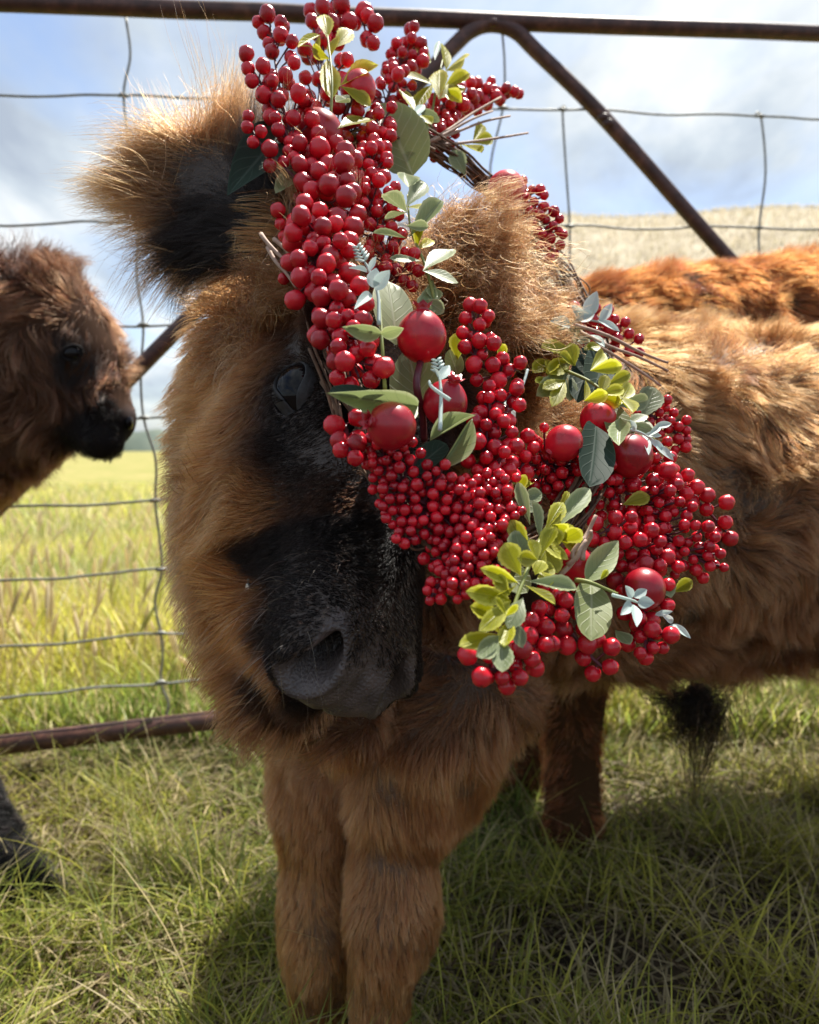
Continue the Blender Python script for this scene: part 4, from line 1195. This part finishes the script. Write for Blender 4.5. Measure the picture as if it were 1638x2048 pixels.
sprig([(872, 612, .03), (850, 530, .035), (822, 460, .03), (815, 390, .03)], [((815, 425), (768, 392), 38, .034, SG), ((812, 415), (852, 358), 36, .03, SG), ((818, 475), (882, 408), 36, .036, SG), ((812, 476), (742, 470), 18, .038, SG), ((846, 542), (906, 478), 42, .038, SG), ((842, 522), (788, 510), 18, .038, SG), ((866, 560), (850, 628), 38, .03, SG), ((872, 605), (836, 590), 40, .03, SG), ((850, 600), (885, 622), 30, .03, SG), ((832, 500), (845, 440), 22, .03), ((812, 452), (858, 455), 22, .04, SG)], mat=m_green_stem)
sprig([(770, 780, .05), (765, 700, .062), (760, 600, .062)], [((762, 668), (682, 652), 34, .066, LT, 1, 0.9), ((762, 668), (808, 655), 30, .066, LT, 1, -0.9)])
for L in [((825, 352), (762, 196), 128, 0.000, ER, 0, 0.15), ((792, 690), (785, 548), 98, 0.038, ER, 2, -0.25), ((835, 812), (658, 788), 60, 0.052, LT, 3, 0.65), ((845, 838), (815, 690), 108, 0.014, EU, 0, 0.1), ((815, 952), (892, 882), 58, 0.030, DK, 0, 0.3), ((880, 936), (948, 836), 46, 0.042, LT, 3, -0.5), ((860, 882), (952, 826), 34, 0.046, LT, 3, 0.4), ((570, 262), (462, 368), 82, -0.004, ('ovate', 'dark'), 0, 0.2), ((606, 338), (555, 375), 32, 0.004, SG, 0, 0.1), ((745, 800), (665, 780), 44, 0.040, DK, 0, -0.2),
          ((1198, 712), (1205, 806), 92, 0.014, DK, 0, 0.2), ((1192, 852), (1188, 962), 82, 0.040, DK, 0, 0.15), ((1195, 700), (1160, 790), 70, 0.008, DK, 0, -0.3), ((1285, 838), (1312, 772), 50, 0.026, SG, 0, 0.1), ((1222, 815), (1252, 892), 56, 0.034, ER, 0, -0.2), ((1270, 830), (1300, 880), 44, 0.022, ER, 0, 0.1), ((1172, 1162), (1240, 1078), 54, 0.044, LT, 0, 0.1), ((1182, 1168), (1186, 1272), 78, 0.040, ER, 0, -0.1), ((995, 1130), (1055, 1180), 66, 0.026, ER, 0, 0.2), ((930, 350), (905, 300), 40, -0.02, SG, 0, 0), ((1300, 1130), (1345, 1190), 40, 0.01, SG, 0, .2), ((1345, 1185), (1385, 1160), 26, 0.0, ('obov', 'box'), 0, .1), ((1245, 1010), (1300, 990), 30, 0.026, ('obov', 'box'), 0, .2), ((1230, 1260), (1260, 1285), 30, 0.02, SG, 0, .1), ((808, 345), (815, 380), 42, 0.02, SG, 1, .2), ((1010, 720), (1000, 690), 26, .02, ('obov', 'box'), 0, .2), ((915, 720), (915, 665), 34, .02, ('obov', 'box'), 0, .1), ((915, 750), (900, 700), 40, .012, ER, 0, .1)]:
    leaf(wreath, WP(L[0][0], L[0][1], L[3]), WP(L[1][0], L[1][1], L[3] + 0.010), L[2], L[4][0], L[4][1], L[5], L[6])
sprig([(1110, 1030, .045), (1075, 1090, .052), (1045, 1165, .056), (1000, 1290, .055)], [((1042, 1152), (1008, 1086), 48, .056), ((1036, 1166), (968, 1138), 28, .06), ((1022, 1202), (940, 1184), 38, .058), ((1012, 1242), (938, 1214), 42, .056), ((1002, 1270), (928, 1282), 38, .054), ((1002, 1272), (1006, 1338), 42, .058, SG), ((1022, 1238), (1052, 1292), 36, .056, SG), ((1046, 1196), (1022, 1248), 40, .058, SG), ((1050, 1170), (1108, 1212), 26, .060), ((1056, 1162), (1152, 1182), 36, .056, SG), ((1070, 1150), (1085, 1118), 32, .056), ((1080, 1112), (1112, 1056), 34, .054), ((1090, 1062), (1132, 998), 34, .05), ((1100, 1052), (1156, 978), 34, .048), ((1106, 1062), (1182, 972), 38, .044, SG), ((1080, 1078), (1060, 1002), 42, .05, SG), ((1060, 1050), (1035, 966), 26, .044, SG), ((1122, 1082), (1164, 1058), 38, .05), ((1092, 1100), (1118, 1142), 36, .052), ((1102, 1050), (1116, 1088), 34, .054), ((1080, 1142), (1100, 1168), 32, .054), ((1050, 1130), (1030, 1060), 44, .046, SG), ((1020, 1190), (985, 1150), 30, .062), ((1012, 1232), (1000, 1196), 18, .064), ((1075, 1085), (1140, 1110), 34, .05), ((1060, 1105), (1020, 1040), 34, .048), ((1075, 1120), (1060, 1080), 36, .056)], r0=0.0016)
sprig([(1130, 740, .012), (1190, 770, .03), (1250, 830, .036), (1340, 905, .036)], [((1180, 742), (1244, 734), 30, .034), ((1190, 792), (1244, 806), 32, .038), ((1168, 802), (1216, 788), 28, .036), ((1232, 788), (1262, 830), 34, .04), ((1236, 812), (1302, 800), 34, .04, SG), ((1200, 790), (1250, 775), 26, .042), ((1240, 835), (1238, 898), 40, .042, SG), ((1142, 700), (1088, 690), 34, .01), ((1144, 722), (1098, 742), 34, .01), ((1132, 742), (1088, 784), 36, .008, SG), ((1150, 732), (1140, 684), 30, .014), ((1120, 690), (1100, 650), 30, .004, SG), ((1150, 690), (1180, 660), 30, .008, SG), ((1130, 760), (1110, 800), 28, .012), ((1165, 700), (1200, 690), 26, .01), ((1250, 850), (1310, 860), 28, .04, SG), ((1100, 720), (1070, 740), 30, .0), ((1110, 770), (1075, 760), 28, .0), ((1215, 770), (1262, 745), 26, .03)])
sprig([(1150, 1160, .04), (1180, 1165, .046), (1235, 1188, .05)], [((1200, 1160), (1215, 1140), 12, .05)], r0=0.0016)
sprig([(1000, 980, .03), (1040, 960, .03)], [((1035, 985), (1050, 950), 22, .034), ((1040, 1000), (1085, 985), 30, .036, SG)])
# frosted white sprigs, one with a ferny tip
def white(stem, leaves, of, fern=None):
    o = sprig([(x, y, of) for x, y in stem], [(b0, t0, w, of + 0.004, ('ovate', 'white'), 0, 0.1) for b0, t0, w in leaves], mat=LM['white'], r0=0.0012, name='frosted_sprig')
    if fern:
        for k in range(fern[2]):
            t = k / fern[2]; p = np.array(stem[-1]) * (1 - t) + np.array(fern[:2]) * t
            for s in (-1, 1):
                d = np.array(fern[:2]) - np.array(stem[-1]); d = d / np.linalg.norm(d); q = np.array([-d[1], d[0]]) * s
                e = p + (q * 15 + d * 9) * (1 - 0.5 * t)
                V, F = tube([WP(*p, of), WP(*((p + e) / 2), of + 0.001), WP(*e, of)], [0.0007, 0.0010, 0.0004], 5)
                mesh_obj('leaflet', V, F, LM['white']).parent = o
white([(758, 650), (756, 590), (738, 540), (728, 522)], [((742, 588), (712, 612), 20), ((750, 580), (778, 540), 32), ((745, 575), (752, 535), 30), ((735, 545), (702, 532), 13), ((738, 542), (752, 512), 13)], 0.064, (712, 488, 5))
white([(880, 860), (882, 790), (878, 745)], [((880, 760), (900, 728), 22), ((878, 755), (868, 735), 10)], 0.068, (872, 715, 4))
white([(900, 800), (865, 775), (858, 762)], [], 0.074)
white([(1225, 1190), (1262, 1200), (1275, 1205)], [((1265, 1195), (1252, 1172), 18), ((1268, 1195), (1295, 1178), 20), ((1262, 1205), (1245, 1228), 22), ((1268, 1210), (1276, 1250), 24), ((1275, 1205), (1308, 1205), 26)], 0.056)
white([(1320, 1225), (1345, 1245)], [((1345, 1245), (1325, 1228), 14), ((1345, 1248), (1382, 1275), 16), ((1340, 1250), (1352, 1262), 20), ((1310, 1230), (1345, 1222), 12)], 0.03)
white([(1120, 660), (1170, 640), (1235, 655)], [((1170, 640), (1195, 580), 30), ((1165, 640), (1145, 610), 24), ((1150, 640), (1190, 625), 30), ((1195, 640), (1240, 660), 18), ((1140, 650), (1105, 640), 26), ((1200, 645), (1225, 605), 20), ((1180, 670), (1210, 690), 20)], 0.01)
white([(1245, 855), (1290, 870), (1348, 912)], [((1270, 862), (1262, 840), 14), ((1285, 870), (1300, 905), 18), ((1290, 870), (1325, 870), 14), ((1300, 880), (1330, 900), 18), ((1310, 890), (1348, 918), 20), ((1310, 855), (1345, 845), 16), ((1320, 850), (1300, 870), 14)], 0.046)
white([(815, 255), (840, 225)], [((830, 235), (850, 205), 20), ((825, 240), (850, 240), 16), ((870, 120), (880, 75), 14)], 0.004)
white([(1055, 740), (1040, 790)], [((1010, 800), (1030, 845), 20), ((1015, 790), (980, 800), 16)], 0.02)
SPR = [
    ([(640, 330), (648, 450), (632, 520), (672, 640), (718, 755)], 20.5, 68, 112, (0.012, 0.045), .6),
    ([(690, 850), (700, 905)], 21, 30, 8, (0.02, 0.03), .3),
    ([(1110, 1215), (1170, 1300), (1205, 1335)], 20.5, 42, 28, (0.03, 0.035), .6),
    ([(1105, 1240), (1010, 1335), (935, 1325)], 20, 42, 36, (0.03, 0.03), .6),
    ([(600, 335), (560, 180), (540, 45)], 15.5, 46, 30, (0.01, 0.02), .8),
    ([(600, 330), (535, 190), (485, 112)], 16, 26, 15, (0.015, 0.02), .6),
    ([(625, 340), (640, 180), (655, 0), (668, -60)], 17, 50, 32, (0.0, 0.0), .8),
    ([(655, 80), (715, 30), (738, 90)], 17.5, 24, 13, (0.0, 0.01), .6),
    ([(600, 365), (530, 300), (492, 240)], 15.5, 18, 12, (0.012, 0.02), .5),
    ([(575, 470), (552, 425), (545, 405)], 16, 18, 7, (0.0, 0.01), .5),
    ([(600, 560), (565, 540)], 15, 16, 5, (0.0, 0.01), .5),
    ([(985, 960), (975, 870), (1000, 770), (950, 710), (957, 625)], 16.5, 44, 82, (0.03, 0.045), .6),
    ([(1010, 990), (1045, 930), (1045, 870)], 17, 26, 18, (0.025, 0.035), .5),
    ([(1300, 960), (1390, 1000), (1462, 1075)], 17.5, 34, 30, (0.035, 0.03), .6),
    ([(1215, 1060), (1290, 1100), (1330, 1135)], 16, 36, 22, (0.035, 0.03), .6),
    ([(1265, 1150), (1290, 1240), (1290, 1300)], 16.5, 48, 52, (0.02, 0.03), .6),
    ([(1150, 1090), (1130, 1160), (1090, 1180)], 15.5, 34, 22, (0.01, 0.02), .6),
    ([(790, 560), (745, 430), (735, 345), (762, 240)], 13.5, 48, 105, (0.012, 0.012), .7),
    ([(700, 300), (720, 280), (640, 240)], 15, 50, 26, (0.0, 0.0), .6),
    ([(770, 210), (800, 130), (828, 82)], 12.5, 42, 44, (-0.01, 0.0), .8),
    ([(860, 230), (950, 195), (1022, 188)], 12.5, 27, 52, (-0.02, -0.02), .7),
    ([(880, 290), (865, 265), (905, 235)], 12, 26, 22, (-0.02, -0.02), .7),
    ([(930, 1130), (900, 1050), (850, 1010), (790, 950), (762, 888)], 12.3, 70, 235, (0.022, 0.03), .55),
    ([(870, 1050), (810, 1040), (778, 1020)], 12, 34, 34, (0.02, 0.02), .5),
    ([(850, 1070), (805, 1080), (778, 1076)], 12, 15, 13, (0.02, 0.02), .5),
    ([(970, 1000), (985, 1050), (950, 1130), (930, 1170)], 12, 62, 150, (0.03, 0.035), .5),
    ([(930, 1150), (880, 1170), (862, 1195)], 12, 26, 30, (0.02, 0.02), .5),
    ([(1040, 400), (1075, 450), (1105, 500)], 10.8, 36, 64, (0.012, 0.012), .6),
    ([(1150, 660), (1200, 660), (1262, 700)], 12.5, 36, 58, (0.0, 0.0), .6),
    ([(1300, 830), (1345, 860), (1362, 890)], 11, 30, 34, (0.02, 0.02), .6),
    ([(1090, 930), (1200, 960), (1270, 1000), (1340, 1080), (1405, 1125)], 12.2, 66, 165, (0.018, 0.03), .6),
    ([(1240, 900), (1300, 910), (1335, 940)], 13, 34, 32, (0.02, 0.03), .6),
    ([(1120, 930), (1090, 960)], 11, 30, 18, (0.0, 0.0), .6),
]
placed_p = np.vstack([placed_p, np.array([q[0] for q in OBST])]); placed_r = np.append(placed_r, [q[1] for q in OBST])
for k, (pts, rpx, spd, n_, off, fl_) in enumerate(SPR):
    spray(pts, rpx, spd, n_, off, k, fl_)
all_berries.sort(key=lambda q: -q[2])
mb = MB(); gq = np.random.default_rng(2)
for k, (o, p, r_, d) in enumerate(all_berries):
    rot = Vector(d).to_track_quat('Z', 'Y').to_matrix()
    if k < 300:
        b_ = bpy.data.objects.new('berry', bme); COL.objects.link(b_)
        b_.parent = o
        b_.matrix_basis = Matrix.Translation(Vector(p)) @ rot.to_4x4() @ Matrix.Diagonal((r_, r_, r_ * gq.uniform(0.95, 1.08), 1))
    else:
        A = np.array(rot)
        V = (np.array(BV) * r_) @ A.T + p
        mb.add(V, BF)
small = mb.build('small_berries', m_berry, wreath); small['kind'] = 'stuff'
small.data.attributes.new('tip', 'FLOAT', 'POINT').data.foreach_set('value', TIP * (len(small.data.vertices) // len(TIP)))

# dry sticks poking out of the wreath
for (a, b_, of) in [((845, 292), (1002, 194), -.01), ((850, 292), (1056, 266), -.012), ((862, 284), (1020, 232), -.006), ((852, 286), (985, 222), -.004), ((1150, 650), (1336, 726), .02), ((1160, 664), (1336, 742), .016), ((1190, 690), (1322, 772), .012), ((1120, 1150), (1168, 1075), .045), ((1150, 1120), (1192, 1030), .048), ((1165, 1120), (1182, 1062), .05), ((1135, 1130), (1172, 1080), .052), ((522, 468), (586, 534), .008), ((535, 495), (592, 575), .004), ((548, 478), (600, 520), .006), ((700, 700), (640, 690), .0)]:
    A, B = WP(*a, of), WP(*b_, of + 0.012)
    P = spline([A, (A * 2 + B) / 3 + g.normal(size=3) * 0.0015, (A + 2 * B) / 3 + g.normal(size=3) * 0.0015, B], 10)
    V, F = tube(P, list(np.linspace(0.0016, 0.0010, 10)), 6); mesh_obj('twig', V, F, m_stick, wreath)

# ------------------------------------------------------------------ fly on the muzzle
p = hw(0.05, -0.05, 0.12 * NS)
r_ = unit(W(495, 1168, 1.0) - np.array([0, 0, CAM_Z])); c0 = np.array([0, 0, CAM_Z])
vv = S_.C - c0; dd_ = np.linalg.norm(np.cross(vv, r_), axis=1); dd_[S_.face < 0.1] = 9
cand = np.where(dd_ < 0.006)[0]; i = cand[np.argmin((vv[cand] @ r_))] if len(cand) else int(np.argmin(dd_))
fp, fn = S_.C[i], S_.TN[i]; fu = unit(CAMY - fn * np.dot(CAMY, fn)); fx = np.cross(fu, fn)
fp = fp + fn * 0.006
fly = empty('fly', fp); tag(fly, 'tiny fly with pale wings sitting on the calf dark muzzle', 'fly')
m_fly = mat_noise('fly_body', (0.02, 0.02, 0.02), (0.12, 0.11, 0.09), 900, 0.4, 0.2, 0.0002)
m_wing = mat_noise('fly_wing', (0.55, 0.52, 0.45), (0.8, 0.76, 0.66), 900, 0.3, 0.0)
A = np.stack([fx, fn, fu])
V, F = sphere(fp, (0.0012, 0.0011, 0.0026), 10, 8, A); mesh_obj('thorax', V, F, m_fly, fly)
V, F = sphere(fp + fu * 0.003, (0.0011, 0.0010, 0.0009), 10, 8, A); mesh_obj('head', V, F, m_fly, fly)
for s in (-1, 1):
    V, F = sphere(fp + fx * s * 0.0013 - fu * 0.0022 + fn * 0.0010, (0.0011, 0.00025, 0.0030), 10, 8, np.stack([unit(fx + fu * 0.25 * s), fn, unit(fu - fx * 0.25 * s)])); mesh_obj('wing', V, F, m_wing, fly)
for s in (-1, 1):
    for q in (-0.001, 0.0, 0.001):
        V, F = tube([fp + fu * q, fp + fu * q * 2 + fx * s * 0.0015 + fn * 0.0003, fp + fu * q * 3 + fx * s * 0.0026 - fn * 0.0012], 0.00018, 4); mesh_obj('leg', V, F, m_fly, fly)

# ------------------------------------------------------------------ grass
m_grass = mat_attr('grass_blades', 0.5, 0.58, 0.35)
def blades(name, X, Y, H, Wd, lean, c0, c1, g, segs=3, parent=None, curve=1.0):
    n = len(X)
    az = g.uniform(0, 6.283, n); fa = az + math.pi / 2 + g.normal(size=n) * 0.5
    ld = np.stack([np.cos(az), np.sin(az), np.zeros(n)], 1); sd_ = np.stack([np.cos(fa), np.sin(fa), np.zeros(n)], 1)
    base = np.stack([X, Y, ground_z(X, Y) - 0.004], 1)
    V = np.empty((n, segs * 2 + 1, 3)); C = np.empty((n, segs * 2 + 1, 3))
    for k in range(segs + 1):
        t = k / segs
        p = base + np.array([0, 0, 1.0]) * (H * (t - 0.25 * lean * t * t * curve))[:, None] + ld * (H * lean * t ** 1.7)[:, None]
        w = (Wd * (1 - t) ** 0.6 * (0.75 + 0.5 * math.sin(2.4 * t)))[:, None] / 2
        if k < segs:
            V[:, 2 * k] = p - sd_ * w; V[:, 2 * k + 1] = p + sd_ * w
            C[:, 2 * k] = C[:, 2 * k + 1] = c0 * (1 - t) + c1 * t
        else:
            V[:, 2 * k] = p; C[:, 2 * k] = c1
    b0 = np.arange(n) * (segs * 2 + 1)
    quads = np.concatenate([np.stack([b0 + 2 * k, b0 + 2 * k + 1, b0 + 2 * k + 3, b0 + 2 * k + 2], 1) for k in range(segs - 1)])
    tri = np.stack([b0 + 2 * segs - 2, b0 + 2 * segs - 1, b0 + 2 * segs], 1)
    me = bpy.data.meshes.new(name)
    nv = n * (segs * 2 + 1)
    me.vertices.add(nv); me.vertices.foreach_set('co', V.reshape(-1).astype(np.float32))
    loops = np.concatenate([quads.ravel(), tri.ravel()])
    me.loops.add(len(loops)); me.loops.foreach_set('vertex_index', loops.astype(np.int32))
    starts = np.concatenate([np.arange(len(quads)) * 4, len(quads) * 4 + np.arange(len(tri)) * 3])
    me.polygons.add(len(starts)); me.polygons.foreach_set('loop_start', starts.astype(np.int32))
    me.polygons.foreach_set('use_smooth', np.ones(len(starts), bool))
    me.update(calc_edges=True)
    set_col(me, C.reshape(-1, 3))
    me.materials.append(m_grass)
    o = bpy.data.objects.new(name, me); COL.objects.link(o)
    return o
g = np.random.default_rng(77)
GRN = np.array((0.17, 0.235, 0.048)); LIME = np.array((0.50, 0.47, 0.085)); STRAW = np.array((0.58, 0.48, 0.27)); OLIVE = np.array((0.13, 0.14, 0.035))
def field(n, y0, y1, spread, power=1.0):
    """scattered in the wedge of ground in front of the camera, with a margin"""
    y = y0 + (y1 - y0) * g.random(n) ** power
    x = (g.random(n) * 2 - 1) * (spread * y + 0.15)
    return x, y
def gcol(x, y, dry):
    n = len(x); p = np.stack([x, y, np.zeros(n)], 1)
    k = np.clip(0.5 + 0.5 * vnoise(p, 1.1, 301)[:, 0] + g.normal(size=n) * 0.25, 0, 1)
    c = mixc(GRN, LIME, k)
    d = (g.random(n) < dry + 0.18 * vnoise(p, 0.9, 303)[:, 1])
    c = np.where(d[:, None], STRAW * g.uniform(0.55, 1.1, (n, 1)), c)
    return c * np.exp(g.normal(size=(n, 1)) * 0.2)
# trampled turf round the calves: short, patchy, bare soil on the right
x, y = field(62000, 0.50, 1.45, 0.72)
p = np.stack([x, y, x * 0], 1)
bare = np.exp(-(((x - 0.27) / 0.24) ** 2 + ((y - 0.83) / 0.14) ** 2))
keep = g.random(len(x)) > 0.93 * bare + 0.5 * np.clip(vnoise(p, 2.6, 305)[:, 0], 0, 1)
x, y = x[keep], y[keep]; p = p[keep]
H = (0.026 + 0.060 * g.random(len(x)) ** 2.2) * (1 + 0.6 * np.clip(vnoise(p, 4.5, 307)[:, 1], -0.8, 1.2)) - 0.012 * (y > 1.1)
c = gcol(x, y, 0.28)
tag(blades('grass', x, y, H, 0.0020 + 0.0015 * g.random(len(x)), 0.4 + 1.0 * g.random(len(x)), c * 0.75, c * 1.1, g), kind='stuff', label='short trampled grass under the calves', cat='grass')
# ranker grass from the gate outwards
x, y = field(90000, 1.46, 4.2, 0.80, 1.25)
H = (0.10 + 0.15 * g.random(len(x)) + 0.05 * (y > 1.8)) * (0.55 + 0.45 * sstep(y, 1.5, 2.0))
c = np.minimum(gcol(x, y, 0.34) * 1.35, 0.8)
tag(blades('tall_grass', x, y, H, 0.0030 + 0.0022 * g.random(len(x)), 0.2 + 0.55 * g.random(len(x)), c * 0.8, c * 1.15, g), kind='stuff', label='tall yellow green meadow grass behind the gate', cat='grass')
x, y = field(60000, 4.0, 17.0, 0.85, 1.3)
H = 0.16 + 0.16 * g.random(len(x)); c = np.minimum(gcol(x, y, 0.45) * 1.35, 0.8)
hz = sstep(ground_z(x, y), 0.3, 1.8); H = H * (1 - 0.55 * hz)
c = mixc(c, STRAW * 0.8, hz * 0.9) if False else c * (1 - 0.9 * hz[:, None]) + np.array((0.52, 0.45, 0.33)) * 0.9 * hz[:, None] * g.uniform(0.65, 1.15, (len(x), 1))
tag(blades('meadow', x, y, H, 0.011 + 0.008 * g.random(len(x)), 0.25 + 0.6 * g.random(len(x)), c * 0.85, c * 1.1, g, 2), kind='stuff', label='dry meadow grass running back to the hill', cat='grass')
# long thin stalks bending over the turf
x, y = field(900, 0.62, 1.45, 0.72)
c = gcol(x, y, 0.5)
tag(blades('grass_stalks', x, y, 0.09 + 0.13 * g.random(len(x)) ** 1.5, 0.0014 + 0.001 * g.random(len(x)), 0.3 + 1.1 * g.random(len(x)), c * 0.8, c * 1.1, g, 6), kind='stuff', label='long thin bent stalks standing over the trampled turf', cat='grass')
# straw litter lying on the bare soil
n = 8000
x, y = field(n, 0.5, 1.5, 0.72)
L = g.uniform(0.02, 0.09, n)
az = g.uniform(0, 6.28, n); zz_ = g.uniform(0.004, 0.022, n)
mbv = []; mbf = []; mbc = []
for i in range(n):
    d = np.array([math.cos(az[i]), math.sin(az[i]), g.normal() * 0.15]); s = np.array([-d[1], d[0], 0]) * g.uniform(0.0007, 0.0016)
    p0 = np.array([x[i], y[i], zz_[i]]); p1 = p0 + d * L[i] * 0.5 + np.array([0, 0, g.normal() * 0.004]); p2 = p0 + d * L[i] + np.array([0, 0, -0.002])
    b0 = len(mbv); up = np.array([0, 0, 0.0011])
    for q, k in ((p0, 1), (p1, 1.2), (p2, 0.5)): mbv += [q - s * k, q + up * k, q + s * k]
    mbf += [(b0, b0 + 1, b0 + 4, b0 + 3), (b0 + 1, b0 + 2, b0 + 5, b0 + 4), (b0 + 3, b0 + 4, b0 + 7, b0 + 6), (b0 + 4, b0 + 5, b0 + 8, b0 + 7)]
    c = (STRAW if g.random() < 0.6 else np.array((0.20, 0.14, 0.08))) * g.uniform(0.45, 1.1); mbc += [c] * 9
o = mesh_obj('straw_litter', mbv, mbf, m_grass); set_col(o.data, np.array(mbc)); tag(o, 'dry broken straw lying on the bare soil', 'straw', kind='stuff')
# seed heads standing over the meadow
n = 2600
x, y = field(n, 1.5, 5.0, 0.8, 1.3)
mbv = []; mbf = []; mbc = []
for i in range(n):
    hgt = g.uniform(0.16, 0.34); ld = g.normal(size=2) * 0.05; z0 = float(ground_z(x[i], y[i]))
    P = np.array([(x[i] + ld[0] * t * t, y[i] + ld[1] * t * t, z0 + hgt * t) for t in (0, 0.4, 0.75, 0.82, 0.9, 0.97, 1.0)])
    V, F = tube(P, [0.0014, 0.0012, 0.0011, 0.0040, 0.0056, 0.0036, 0.0006], 4, cap=False)
    b0 = len(mbv); mbv += V; mbf += [tuple(i_ + b0 for i_ in f) for f in F]
    c = np.minimum((np.array((0.85, 0.74, 0.50)) if g.random() < 0.7 else np.array((0.75, 0.74, 0.32))) * g.uniform(0.85, 1.05), 0.9); mbc += [c] * len(V)
o = mesh_obj('grass_seed_heads', mbv, mbf, m_grass); set_col(o.data, np.array(mbc)); tag(o, 'pale grass seed heads over the meadow behind the gate', 'grass', kind='stuff')
